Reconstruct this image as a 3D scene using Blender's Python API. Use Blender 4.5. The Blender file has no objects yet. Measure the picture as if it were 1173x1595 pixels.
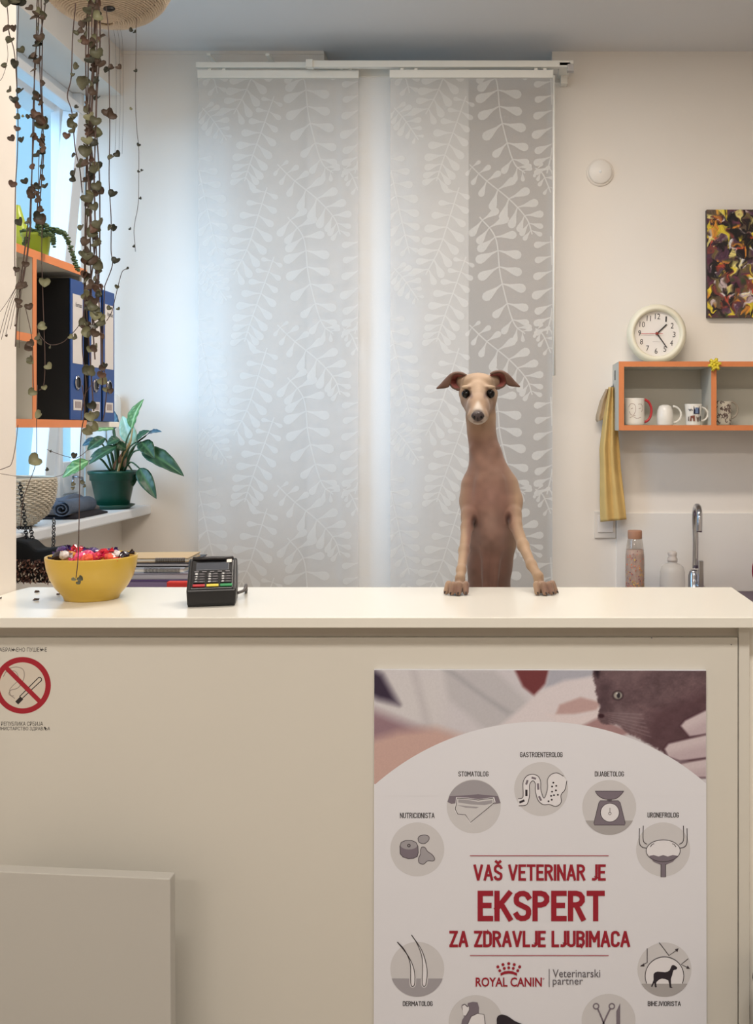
import bpy, bmesh, math, random
import numpy as np
from mathutils import Vector, Matrix
random.seed(7)
RNG = np.random.default_rng(7)
PI = math.pi
SC = bpy.context.scene
COL = SC.collection
H = 1.45                     # eye height above the floor
F = 1600.0                   # focal length in pixels of the 1173 x 1595 frame
VX, VY = 784.0, 668.0        # vanishing point of the room's depth lines

# ------------------------------------------------------------------ camera
cam_d = bpy.data.cameras.new('camera')
cam = bpy.data.objects.new('camera', cam_d)
COL.objects.link(cam)
cam.location = (0, 0, H)
cam.rotation_euler = (PI / 2, 0, 0)
cam_d.sensor_fit = 'AUTO'
cam_d.sensor_width = 36.0
cam_d.lens = F / 1595 * 36.0
cam_d.shift_x = -(VX - 586.5) / 1595
cam_d.shift_y = (VY - 797.5) / 1595
cam_d.clip_start = 0.05
SC.camera = cam

# ------------------------------------------------------------------ world
w = bpy.data.worlds.new('world')
SC.world = w
w.use_nodes = True
nt = w.node_tree
bgn = nt.nodes['Background']
bgn.inputs[0].default_value = (0.31, 0.64, 0.92, 1)
bgn.inputs[1].default_value = 1.2

# ------------------------------------------------------------------ lights
def area(name, loc, sx, sy, power, color, rot=(0, 0, 0)):
    l = bpy.data.lights.new(name, 'AREA')
    l.shape = 'RECTANGLE'; l.size = sx; l.size_y = sy
    l.energy = power; l.color = color
    o = bpy.data.objects.new(name, l)
    o.location = loc; o.rotation_euler = rot
    COL.objects.link(o)
    return o
WARM = (1.0, 0.90, 0.80)
SOFT = (1.0, 0.925, 0.845)
area('ceiling_lamp_light', (-0.1, 2.45, 2.86), 1.5, 0.16, 35, WARM)
area('ceiling_lamp_light', (0.1, 0.2, 2.86), 1.2, 0.3, 44, SOFT)
area('ceiling_lamp_light', (-1.0, -2.2, 2.86), 1.2, 0.5, 32, SOFT)
sun = bpy.data.lights.new('daylight', 'SUN')
sun.energy = 5.5; sun.angle = math.radians(50); sun.color = (0.42, 0.68, 1.0)
so = bpy.data.objects.new('daylight', sun)
so.rotation_euler = Vector((0.8, 1.0, -0.30)).to_track_quat('-Z', 'Y').to_euler()
COL.objects.link(so)

SC.view_settings.view_transform = 'Standard'
SC.view_settings.look = 'None'
SC.view_settings.exposure = 0.0
SC.view_settings.gamma = 1.0
SC.view_settings.use_curve_mapping = False

# ------------------------------------------------------------------ helpers
def P(px, py, d):
    return Vector(((px - VX) * d / F, d, H + (VY - py) * d / F))
def PX(px, d): return (px - VX) * d / F
def PZ(py, d): return H + (VY - py) * d / F

def lin(c):
    out = []
    for v in c[:3]:
        v = v / 255.0
        out.append(v / 12.92 if v <= 0.04045 else ((v + 0.055) / 1.055) ** 2.4)
    return (*out, 1.0)

MATS = {}
def mat(name, rgb, rough=0.6, metal=0.0, var=0.0, vscale=8.0, bump=0.0, bscale=60.0,
        alpha=1.0, trans=0.0, coat=0.0, ior=1.45, attr=None, stretch=None, spec=0.5):
    if name in MATS: return MATS[name]
    m = bpy.data.materials.new(name); m.use_nodes = True
    t = m.node_tree; b = t.nodes['Principled BSDF']
    c = lin(rgb)
    b.inputs['Base Color'].default_value = c
    b.inputs['Roughness'].default_value = rough
    b.inputs['Metallic'].default_value = metal
    b.inputs['Alpha'].default_value = alpha
    b.inputs['IOR'].default_value = ior
    b.inputs['Transmission Weight'].default_value = trans
    b.inputs['Coat Weight'].default_value = coat
    b.inputs['Specular IOR Level'].default_value = spec
    m.diffuse_color = c
    tc = t.nodes.new('ShaderNodeTexCoord')
    src = tc.outputs['Object']
    if stretch:
        mp = t.nodes.new('ShaderNodeMapping'); mp.inputs['Scale'].default_value = stretch
        t.links.new(src, mp.inputs[0]); src = mp.outputs[0]
    base = None
    if attr:
        a = t.nodes.new('ShaderNodeAttribute'); a.attribute_name = attr
        base = a.outputs['Color']
        t.links.new(base, b.inputs['Base Color'])
    if var > 0:
        n = t.nodes.new('ShaderNodeTexNoise'); n.inputs['Scale'].default_value = vscale
        n.inputs['Detail'].default_value = 5
        t.links.new(src, n.inputs['Vector'])
        r = t.nodes.new('ShaderNodeMapRange')
        r.inputs[1].default_value = 0.3; r.inputs[2].default_value = 0.7
        r.inputs[3].default_value = 1 - var; r.inputs[4].default_value = 1 + var
        t.links.new(n.outputs[0], r.inputs[0])
        mx = t.nodes.new('ShaderNodeVectorMath'); mx.operation = 'SCALE'
        mx.inputs[0].default_value = c[:3]
        if base: t.links.new(base, mx.inputs[0])
        t.links.new(r.outputs[0], mx.inputs['Scale'])
        t.links.new(mx.outputs[0], b.inputs['Base Color'])
    if bump > 0:
        n2 = t.nodes.new('ShaderNodeTexNoise'); n2.inputs['Scale'].default_value = bscale
        n2.inputs['Detail'].default_value = 4
        t.links.new(src, n2.inputs['Vector'])
        bp = t.nodes.new('ShaderNodeBump'); bp.inputs['Strength'].default_value = bump
        bp.inputs['Distance'].default_value = 0.004
        t.links.new(n2.outputs[0], bp.inputs['Height'])
        t.links.new(bp.outputs[0], b.inputs['Normal'])
    MATS[name] = m
    return m

def fabric(name, rgb, clear, transl=0.5, weave=900):
    """thin woven cloth: part see-through, part diffuse, part translucent"""
    m = bpy.data.materials.new(name); m.use_nodes = True
    t = m.node_tree; t.nodes.clear()
    out = t.nodes.new('ShaderNodeOutputMaterial')
    d = t.nodes.new('ShaderNodeBsdfDiffuse'); tr = t.nodes.new('ShaderNodeBsdfTranslucent')
    tp = t.nodes.new('ShaderNodeBsdfTransparent')
    tc = t.nodes.new('ShaderNodeTexCoord')
    mp = t.nodes.new('ShaderNodeMapping'); mp.inputs['Scale'].default_value = (240, 240, 60)
    n = t.nodes.new('ShaderNodeTexNoise'); n.inputs['Scale'].default_value = 3
    t.links.new(tc.outputs['Object'], mp.inputs[0]); t.links.new(mp.outputs[0], n.inputs['Vector'])
    r = t.nodes.new('ShaderNodeMapRange'); r.inputs[3].default_value = 0.94; r.inputs[4].default_value = 1.06
    t.links.new(n.outputs[0], r.inputs[0])
    s = t.nodes.new('ShaderNodeVectorMath'); s.operation = 'SCALE'; s.inputs[0].default_value = lin(rgb)[:3]
    t.links.new(r.outputs[0], s.inputs['Scale'])
    t.links.new(s.outputs[0], d.inputs[0]); t.links.new(s.outputs[0], tr.inputs[0])
    m1 = t.nodes.new('ShaderNodeMixShader'); m1.inputs[0].default_value = transl
    t.links.new(d.outputs[0], m1.inputs[1]); t.links.new(tr.outputs[0], m1.inputs[2])
    m2 = t.nodes.new('ShaderNodeMixShader'); m2.inputs[0].default_value = clear
    t.links.new(m1.outputs[0], m2.inputs[1]); t.links.new(tp.outputs[0], m2.inputs[2])
    t.links.new(m2.outputs[0], out.inputs[0])
    m.diffuse_color = lin(rgb)
    return m

def pane_mat(name, tint=(255, 255, 255), gloss=0.06, rough=0.02):
    m = bpy.data.materials.new(name); m.use_nodes = True
    t = m.node_tree; t.nodes.clear()
    out = t.nodes.new('ShaderNodeOutputMaterial')
    g = t.nodes.new('ShaderNodeBsdfGlossy'); g.inputs['Roughness'].default_value = rough
    tp = t.nodes.new('ShaderNodeBsdfTransparent'); tp.inputs[0].default_value = lin(tint)
    f = t.nodes.new('ShaderNodeLayerWeight'); f.inputs[0].default_value = 0.25
    mm = t.nodes.new('ShaderNodeMath'); mm.operation = 'MULTIPLY_ADD'
    mm.inputs[1].default_value = 0.12; mm.inputs[2].default_value = gloss * 0.5
    t.links.new(f.outputs['Facing'], mm.inputs[0])
    m2 = t.nodes.new('ShaderNodeMixShader')
    t.links.new(mm.outputs[0], m2.inputs[0])
    t.links.new(tp.outputs[0], m2.inputs[1]); t.links.new(g.outputs[0], m2.inputs[2])
    t.links.new(m2.outputs[0], out.inputs[0])
    return m

ORIGIN = {}
def worldloc(o):
    return ORIGIN.get(o, Vector((0, 0, 0)))

class MB:
    """collects vertices and faces in world coordinates; build() links them as one mesh object"""
    def __init__(s): s.v = []; s.f = []; s.cols = None
    def add(s, vs, fs, M=None):
        k = len(s.v)
        s.v += [tuple(M @ Vector(p)) if M else tuple(p) for p in vs]
        s.f += [tuple(k + i for i in f) for f in fs]
        return s
    def box(s, x0, x1, y0, y1, z0, z1, M=None):
        vs = [(x, y, z) for z in (z0, z1) for y in (y0, y1) for x in (x0, x1)]
        fs = [(0, 2, 3, 1), (4, 5, 7, 6), (0, 1, 5, 4), (2, 6, 7, 3), (0, 4, 6, 2), (1, 3, 7, 5)]
        return s.add(vs, fs, M)
    def lathe(s, prof, seg=32, M=None, cap0=True, cap1=True, sx=1, sy=1):
        vs = []; fs = []
        for r, z in prof:
            for i in range(seg):
                a = 2 * PI * i / seg
                vs.append((r * math.cos(a) * sx, r * math.sin(a) * sy, z))
        n = len(prof)
        for j in range(n - 1):
            for i in range(seg):
                i2 = (i + 1) % seg
                fs.append((j * seg + i, j * seg + i2, (j + 1) * seg + i2, (j + 1) * seg + i))
        if cap0: fs.append(tuple(reversed(range(seg))))
        if cap1: fs.append(tuple((n - 1) * seg + i for i in range(seg)))
        return s.add(vs, fs, M)
    def tube(s, pts, r, seg=6, caps=True, M=None, closed=False):
        pts = [Vector(p) for p in pts]; n = len(pts)
        rs = r if hasattr(r, '__len__') else [r] * n
        up = None; rings = []
        for i, p in enumerate(pts):
            if closed: tdir = pts[(i + 1) % n] - pts[i - 1]
            else: tdir = pts[min(i + 1, n - 1)] - pts[max(i - 1, 0)]
            if tdir.length < 1e-9: tdir = Vector((0, 0, 1))
            tdir.normalize()
            if up is None:
                up = tdir.orthogonal().normalized()
            else:
                up = (up - tdir * up.dot(tdir))
                up = up.normalized() if up.length > 1e-6 else tdir.orthogonal().normalized()
            b = tdir.cross(up)
            rings.append([p + (up * math.cos(2 * PI * k / seg) + b * math.sin(2 * PI * k / seg)) * rs[i] for k in range(seg)])
        vs = [q for ring in rings for q in ring]; fs = []
        m = n if closed else n - 1
        for j in range(m):
            j2 = (j + 1) % n
            for k in range(seg):
                k2 = (k + 1) % seg
                fs.append((j * seg + k, j * seg + k2, j2 * seg + k2, j2 * seg + k))
        if caps and not closed:
            fs.append(tuple(reversed(range(seg)))); fs.append(tuple((n - 1) * seg + k for k in range(seg)))
        return s.add(vs, fs, M)
    def prism(s, poly, y0, y1, M=None):
        """poly in (x, z), extruded along y"""
        n = len(poly)
        vs = [(x, y0, z) for x, z in poly] + [(x, y1, z) for x, z in poly]
        fs = [tuple(range(n)), tuple(reversed(range(n, 2 * n)))]
        for i in range(n):
            j = (i + 1) % n
            fs.append((i, n + i, n + j, j))
        return s.add(vs, fs, M)
    def ball(s, c, r, seg=16, rings=10, M=None):
        rr = r if hasattr(r, '__len__') else (r, r, r)
        vs = [(c[0], c[1], c[2] - rr[2])]
        for j in range(1, rings):
            a = -PI / 2 + PI * j / rings
            for i in range(seg):
                b = 2 * PI * i / seg
                vs.append((c[0] + rr[0] * math.cos(a) * math.cos(b), c[1] + rr[1] * math.cos(a) * math.sin(b), c[2] + rr[2] * math.sin(a)))
        vs.append((c[0], c[1], c[2] + rr[2])); L = len(vs) - 1; fs = []
        for i in range(seg):
            i2 = (i + 1) % seg
            fs.append((0, 1 + i2, 1 + i)); fs.append((L, L - seg + i, L - seg + i2))
            for j in range(rings - 2):
                a = 1 + j * seg
                fs.append((a + i, a + i2, a + seg + i2, a + seg + i))
        return s.add(vs, fs, M)
    def build(s, name, m, parent=None, smooth=False, bevel=0.0, bseg=2, origin=None, fixn=True, solid=0, subsurf=0):
        vs = np.array(s.v, dtype=float)
        if parent is not None: o0 = worldloc(parent)
        elif origin is not None: o0 = Vector(origin)
        else:
            lo = vs.min(0); hi = vs.max(0)
            o0 = Vector(((lo[0] + hi[0]) / 2, (lo[1] + hi[1]) / 2, lo[2]))
        me = bpy.data.meshes.new(name)
        me.from_pydata((vs - np.array(o0)).tolist(), [], s.f)
        if fixn:
            bm = bmesh.new(); bm.from_mesh(me)
            bmesh.ops.recalc_face_normals(bm, faces=bm.faces)
            bm.to_mesh(me); bm.free()
        if smooth:
            for p in me.polygons: p.use_smooth = True
        me.materials.append(m)
        o = bpy.data.objects.new(name, me); COL.objects.link(o)
        if parent is not None:
            o.parent = parent; ORIGIN[o] = o0
        else:
            o.location = o0; ORIGIN[o] = o0
        if bevel > 0:
            b = o.modifiers.new('bevel', 'BEVEL'); b.width = bevel; b.segments = bseg
            b.limit_method = 'ANGLE'; b.angle_limit = math.radians(35)
            b.harden_normals = False
        if subsurf:
            q = o.modifiers.new('subdivision', 'SUBSURF'); q.levels = subsurf; q.render_levels = subsurf
        if solid:
            q = o.modifiers.new('solidify', 'SOLIDIFY'); q.thickness = solid; q.offset = 0
        return o

def tag(o, label=None, cat=None, group=None, kind=None):
    if label: o['label'] = label
    if cat: o['category'] = cat
    if group: o['group'] = group
    if kind: o['kind'] = kind
    return o
def thing(name, label, cat, loc, group=None):
    o = bpy.data.objects.new(name, None); COL.objects.link(o)
    o.location = loc; o.empty_display_size = 0.05
    ORIGIN[o] = Vector(loc)
    return tag(o, label, cat, group)
def struct(name, mb, m, **k):
    return tag(mb.build(name, m, **k), kind='structure')
def copy_tree(o, parent=None):
    c = o.copy(); COL.objects.link(c)
    if parent is not None: c.parent = parent
    for ch in list(o.children): copy_tree(ch, c)
    return c
def spline(pts, n=8):
    """Catmull-Rom through the points"""
    pts = [Vector(p) for p in pts]
    if len(pts) < 3: return [pts[0].lerp(pts[-1], i / n) for i in range(n + 1)]
    q = [pts[0] * 2 - pts[1]] + pts + [pts[-1] * 2 - pts[-2]]
    out = []
    for i in range(1, len(q) - 2):
        a, b, c, d = q[i - 1], q[i], q[i + 1], q[i + 2]
        for k in range(n):
            t = k / n
            out.append(0.5 * ((2 * b) + (c - a) * t + (2 * a - 5 * b + 4 * c - d) * t * t + (3 * b - a - 3 * c + d) * t ** 3))
    out.append(q[-2].copy())
    return out
def text_poly(body, offset=0.0, shear=0.0, spacing=1.0):
    """outline of one line of lettering as (verts, faces) in the unit box 0..1 x 0..1"""
    cu = bpy.data.curves.new('lettering', 'FONT')
    cu.body = body; cu.offset = offset; cu.shear = shear; cu.space_character = spacing
    cu.resolution_u = 3
    o = bpy.data.objects.new('lettering', cu)
    COL.objects.link(o)
    bpy.context.view_layer.update()
    dg = bpy.context.evaluated_depsgraph_get()
    me = bpy.data.meshes.new_from_object(o.evaluated_get(dg))
    vs = [v.co.copy() for v in me.vertices]; fs = [tuple(p.vertices) for p in me.polygons]
    bpy.data.objects.remove(o); bpy.data.meshes.remove(me); bpy.data.curves.remove(cu)
    x0 = min(v.x for v in vs); x1 = max(v.x for v in vs); y0 = min(v.y for v in vs); y1 = max(v.y for v in vs)
    return [((v.x - x0) / (x1 - x0), (v.y - y0) / (y1 - y0)) for v in vs], fs

# ------------------------------------------------------------------ materials
M_wall = mat('wall_paint', (236, 229, 220), 0.85, var=0.012, vscale=3, bump=0.05, bscale=220)
M_ceil = mat('ceiling_paint', (222, 220, 219), 0.9, var=0.012, vscale=2)
M_white = mat('white_lacquer', (240, 236, 226), 0.4)
M_top = mat('counter_laminate', (224, 222, 213), 0.22, var=0.01, vscale=4)
M_front = mat('cream_laminate', (210, 207, 198), 0.45, var=0.015, vscale=2.5)
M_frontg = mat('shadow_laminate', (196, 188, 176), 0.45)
M_pvc = mat('window_plastic', (236, 238, 240), 0.35)
M_orange = mat('orange_edge', (216, 132, 80), 0.5, var=0.03, vscale=20)
M_shelfin = mat('shelf_grey', (205, 202, 192), 0.6)
M_floor = mat('floor_vinyl', (150, 140, 128), 0.5, var=0.05, vscale=3)
M_chrome = mat('chrome', (190, 190, 196), 0.12, 1.0)
M_steel = mat('dull_steel', (140, 140, 145), 0.35, 1.0)
M_black = mat('black_plastic', (22, 22, 24), 0.35)
M_dark = mat('dark_grey_plastic', (50, 50, 54), 0.45)
M_glass = pane_mat('window_glass')

# ------------------------------------------------------------------ room shell
BACK = 3.90
SB = F / BACK
ZC = H + 588 / SB                                   # ceiling height
XW = PX(190, BACK)                                  # window wall
XN0, XN1 = PX(505, BACK), PX(860, BACK)             # niche behind the panel curtains
ZS = H - 0.288                                      # sill height
ZL = H + (668 - 149) / SB                           # lintel height
XF = -1.60                                          # window frame plane
XR = 2.30
XP = -0.908; YP = 1.92                              # near left wall and its corner
struct('floor', MB().box(-2.6, XR + .1, -3.1, 4.5, -0.1, 0), M_floor)
struct('ceiling', MB().box(XF - .25, XR + .1, -3.1, 4.4, ZC, ZC + 0.1), M_ceil)
struct('ceiling', MB().box(-2.6, XF - .25, -3.1, 1.2, ZC, ZC + 0.1), M_ceil)
struct('wall_back', MB().box(XF + 0.012, XN0, BACK, BACK + 0.3, 0, ZC), M_wall)
struct('wall_back', MB().box(XN1, XR + .1, BACK, BACK + 0.5, 0, ZC), M_wall)
struct('wall_back', MB().box(XN0, XN1, BACK + 0.42, BACK + 0.5, 0, ZC), mat('niche_shade', (150, 142, 136), 0.85))  # darker than the walls: shade inside the niche put into the colour
struct('wall_right', MB().box(XR, XR + .1, -3.1, BACK, 0, ZC), M_wall)
struct('wall_front', MB().box(-2.6, XR + .1, -3.1, -3.0, 0, ZC), M_wall)
struct('wall_left', MB().box(XF - 0.25, XW, YP, BACK, 0, ZS - 0.03), M_wall)
struct('wall_left', MB().box(XF - 0.25, XW, YP, BACK, ZL, ZC), M_wall)
struct('wall_left', MB().box(XF - 0.25, XW, YP - .1, 2.1, ZS - 0.03, ZL), M_wall)
struct('wall_left', MB().box(XF - 0.25, XP, 1.1, YP, 0, ZC), M_wall, bevel=0.006)
struct('wall_left', MB().box(-2.6, -2.5, -3.1, 1.2, 0, ZC), M_wall)
struct('wall_left', MB().box(-2.5, XF - 0.25, 1.1, 1.2, 0, ZC), M_wall)
# plaster joint line in the ceiling corner (shallow cove)
struct('trim_1', MB().box(XW, XN0, BACK - 0.006, BACK, ZC - 0.012, ZC), M_wall)
# window sill
struct('window_sill', MB().box(XF - 0.02, PX(236, BACK), YP, BACK, ZS - 0.035, ZS), M_pvc, bevel=0.006)

# ---- window: fixed frame, narrow fixed light at the far end, a sash tilted into the room
W = tag(bpy.data.objects.new('window_1', None), 'white tilted window beside the ring binders', kind='structure')
COL.objects.link(W); W.location = (XF, 3.0, ZS); ORIGIN[W] = Vector((XF, 3.0, ZS))
fr = MB()
Y0, Y1, Y2 = 2.1, 3.70, 3.87
zt = H + 1.165
fr.box(XF - 0.12, XF - .02, Y0, BACK, zt - 0.02, ZL)          # head
fr.box(XF - 0.12, XF - .02, Y0, BACK, ZS - 0.01, ZS + 0.05)     # bottom rail
fr.box(XF - 0.035, XF, Y1 + .008, Y1 + 0.036, ZS, zt)     # mullion
fr.box(XF - 0.03, XF + .012, Y2 - 0.005, BACK, ZS, ZL)
fr.box(XF - 0.03, XF, Y1 + .036, BACK, ZS + 0.05, H - 0.12)
fr.box(XF - 0.12, XF - .02, Y0, Y0 + 0.06, ZS, zt)
fr.build('window_frame', M_pvc, W, bevel=0.004)
MB().box(XF - 0.02, XF - 0.016, Y1 + 0.036, Y2 - 0.005, H - 0.12, zt).build('pane', M_glass, W)
# tilted sash: local frame from the bottom hinge
a = math.atan2(0.135, 1.44)
SM = Matrix.Translation((XF - 0.055, 0, ZS + 0.03)) @ Matrix.Rotation(a, 4, 'Y')
sh = MB(); L = 1.415
sh.box(-.03, .03, 2.16, Y1, 0, 0.06, SM); sh.box(-.03, .03, 2.16, Y1, L - 0.03, L, SM)
sh.box(-.03, .03, 2.16, 2.22, 0.06, L - .03, SM); sh.box(-.03, .03, Y1 - 0.075, Y1, 0.06, L - 0.03, SM)
sash = sh.build('sash', M_pvc, W, bevel=0.004)
MB().box(-.006, .006, 2.20, Y1 - 0.05, 0.05, L - 0.02, SM).build('pane', M_glass, sash)
hd = MB().tube([P(114, 742, 3.62), P(128, 744, 3.62)], 0.004)
hd.tube([P(114, 742, 3.62), P(114, 752, 3.60)], 0.004).tube([P(128, 744, 3.62), P(130, 755, 3.60)], 0.004)
hd.build('window_handle', M_steel, W, smooth=True)

# ------------------------------------------------------------------ reception counter
ZT = H - 0.30
FD, BD = F * 0.30 / 294, F * 0.30 / 246.5
XCR = PX(1140, BD)
ctr = thing('reception_counter', 'long white reception counter with cream front panel, the dog leaning on it', 'counter', (-0.2, 1.8, 0))
mb = MB()
ch = [(-1.0 + .092, FD), (XCR, FD), (XCR, BD), (PX(45, BD), BD), (XP, YP - .002), (XP, FD)]
ch = [(XP, FD), (XCR, FD), (XCR, BD), (PX(46, BD), BD), (XP + .001, YP - 0.02)]
n = len(ch)
vs = [(x, y, ZT - 0.0165) for x, y in ch] + [(x, y, ZT) for x, y in ch]
fs = [tuple(range(n)), tuple(range(n, 2 * n))] + [(i, (i + 1) % n, n + (i + 1) % n, n + i) for i in range(n)]
mb.add(vs, fs).build('counter_top', M_top, ctr, bevel=0.0012)
DP = 1.662
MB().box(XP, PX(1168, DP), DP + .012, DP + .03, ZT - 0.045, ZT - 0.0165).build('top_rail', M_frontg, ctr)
MB().box(XP, PX(1149.5, DP), DP, DP + .018, 0.02, PZ(993, DP)).build('front_panel', M_front, ctr, bevel=0.001)
MB().box(PX(1151.2, DP), PX(1168, DP), DP + .001, BD, 0.0, ZT - 0.0168).build('end_panel', M_front, ctr, bevel=0.001)
for x, y in ((1139, 1004), (1015, 993.5)):
    p = P(x, y, DP); MB().ball((p.x, DP + (0.0), p.z), 0.0012, 8, 6).build('screw', M_steel, ctr)
# white strip continuing right of the end panel
side = MB().box(PX(1169.3, DP), PX(1169.3, DP) + 0.4, DP + 0.02, DP + .038, 0, PZ(981, DP))
tag(side.build('white_side_panel', M_white, bevel=.001), 'narrow white board edge at the right end of the counter', 'panel')
# a dark grey round bin low beside it
bin_ = thing('waste_bin', 'dark grey rounded bin at the right edge of the photo, low beside the counter', 'bin', (PX(1168, 1.60) + 0.072, 1.60, 0))
c = Vector((PX(1168, 1.60) + 0.072, 1.58, 0))
MB().lathe([(0.055, 0), (0.066, 0.3), (0.069, PZ(1530, 1.6)), (0.071, PZ(1519, 1.6)), (0.066, PZ(1508, 1.6)), (0.0, PZ(1506, 1.6))], 32, Matrix.Translation(c), cap1=False).build('bin_body', M_dark, bin_, smooth=True)
MB().lathe([(0.02, PZ(1506, 1.6)), (0.018, PZ(1503, 1.6)), (0, PZ(1503, 1.6))], 16, Matrix.Translation(c), cap0=False, cap1=False).build('bin_knob', M_dark, bin_, smooth=True)

# low desk behind the counter (the dog's hind feet stand on it)
ZD = H - 0.70
dk = thing('reception_desk', 'low white work desk hidden behind the tall counter front', 'desk', (-.2, 2.3, 0))
MB().box(XP + 0.02, XCR, BD + 0.01, 2.55, ZD - 0.025, ZD).build('desk_top', M_white, dk, bevel=.002)
for x in (XP + .05, XCR - 0.05):
    MB().box(x - .02, x + .02, BD + .05, 2.5, 0, ZD - 0.025).build('leg', M_white, dk, bevel=.002)
cb = thing('desk_cabinet', 'pale grey flat-topped cabinet behind the yellow bowl, notebooks on top', 'cabinet', (-1.0, 2.3, ZD))
ZK = H - 0.335
XK0 = XP + .03
MB().box(XK0, -0.66, BD + 0.03, 2.30, ZD, ZK - .018).build('body', M_white, cb, bevel=.002)
MB().box(XP + .01, -0.655, BD + 0.02, 2.31, ZK - .018, ZK).build('cabinet_top', mat('grey_top', (168, 172, 184), .4), cb, bevel=.002)

# leaning white board in front of the counter
DB = 1.54
bt = [(PX(-60, DB), PZ(1355, DB)), (PX(265, DB), PZ(1369, DB)), (PX(269, DB), 0.0), (PX(-60, DB), 0.0)]
tag(MB().prism([(x, z) for x, z in bt], DB, DB + 0.024).build('white_board', mat('board_laminate', (186, 184, 178), .45, var=.012, vscale=3), bevel=0.0015),
    'thick white board standing upright before the counter, lower left', 'board')

# ------------------------------------------------------------------ flat print helper
def _arc(cx, cy, rx, ry, a0, a1, n=5):
    return [(cx + rx * math.cos(math.radians(a0 + (a1 - a0) * i / n)), cy + ry * math.sin(math.radians(a0 + (a1 - a0) * i / n))) for i in range(n + 1)]
_W = .38
_O = _arc(.19, .81, .19, .19, 0, 180) + _arc(.19, .19, .19, .19, 180, 360); _O.append(_O[0])
_S = _arc(.19, .81, .19, .19, 10, 180) + _arc(.19, .70, .19, .16, 180, 225, 2) + _arc(.19, .30, .19, .16, 45, 0, 2) + _arc(.19, .19, .19, .19, 0, -170)
_B = [(0, 1), (.16, 1)] + _arc(.18, .77, .19, .23, 90, -90) + [(0, .54)]
_ST = [(0, 0), (0, 1)]
GLYPHS = {
    'A': (.44, [[(0, 0), (.21, .99)], [(.23, .99), (.44, 0)], [(.08, .3), (.36, .3)]]), 'V': (.44, [[(0, 1), (.21, .01)], [(.23, .01), (.44, 1)]]),
    'B': (_W, [_ST, _B, [(0, 0), (.19, 0)] + _arc(.19, .27, .19, .27, -90, 90) + [(0, .54)]]),
    'C': (_W, [_arc(.19, .81, .19, .19, 0, 180) + _arc(.19, .19, .19, .19, 180, 360)]),
    'D': (_W, [[(0, 0), (0, 1), (.17, 1)] + _arc(.17, .79, .21, .21, 90, 0) + _arc(.17, .21, .21, .21, 0, -90) + [(0, 0)]]),
    'E': (.32, [[(.32, 1), (0, 1), (0, 0), (.32, 0)], [(0, .52), (.27, .52)]]), 'F': (.32, [[(.32, 1), (0, 1), (0, 0)], [(0, .52), (.27, .52)]]),
    'G': (_W, [_arc(.19, .81, .19, .19, 0, 180) + _arc(.19, .19, .19, .19, 180, 360) + [(.38, .46), (.2, .46)]]),
    'H': (_W, [[(0, 0), (0, 1)], [(_W, 0), (_W, 1)], [(0, .52), (_W, .52)]]), 'I': (.0, [[(0, 0), (0, 1)]]),
    'J': (.24, [[(.26, 1), (.26, .19)] + _arc(.1, .19, .16, .19, 0, -110, 4)]), 'K': (.40, [[(0, 0), (0, 1)], [(.38, 1), (0, .40)], [(.13, .58), (.40, 0)]]),
    'L': (.30, [[(0, 1), (0, 0), (.30, 0)]]), 'M': (.52, [_ST, [(.03, .97), (.26, .35)], [(.26, .35), (.49, .97)], [(.52, 1), (.52, 0)]]), 'N': (.40, [_ST, [(.02, .97), (.38, .03)], [(.40, 0), (.40, 1)]]),
    'O': (_W, [_O]), 'P': (_W, [_ST, _B]), 'R': (_W, [_ST, _B, [(.17, .54), (_W, 0)]]), 'S': (_W, [_S]),
    'Š': (_W, [_S, [(.06, 1.30), (.19, 1.17), (.32, 1.30)]]), 'T': (.40, [[(0, 1), (.40, 1)], [(.20, 1), (.20, 0)]]),
    'U': (_W, [[(0, 1)] + _arc(.19, .19, .19, .19, 180, 360) + [(_W, 1)]]), 'Z': (.36, [[(0, 1), (.36, 1)], [(.34, .97), (.02, .03)], [(0, 0), (.36, 0)]]), ' ': (.12, [])}
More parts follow.
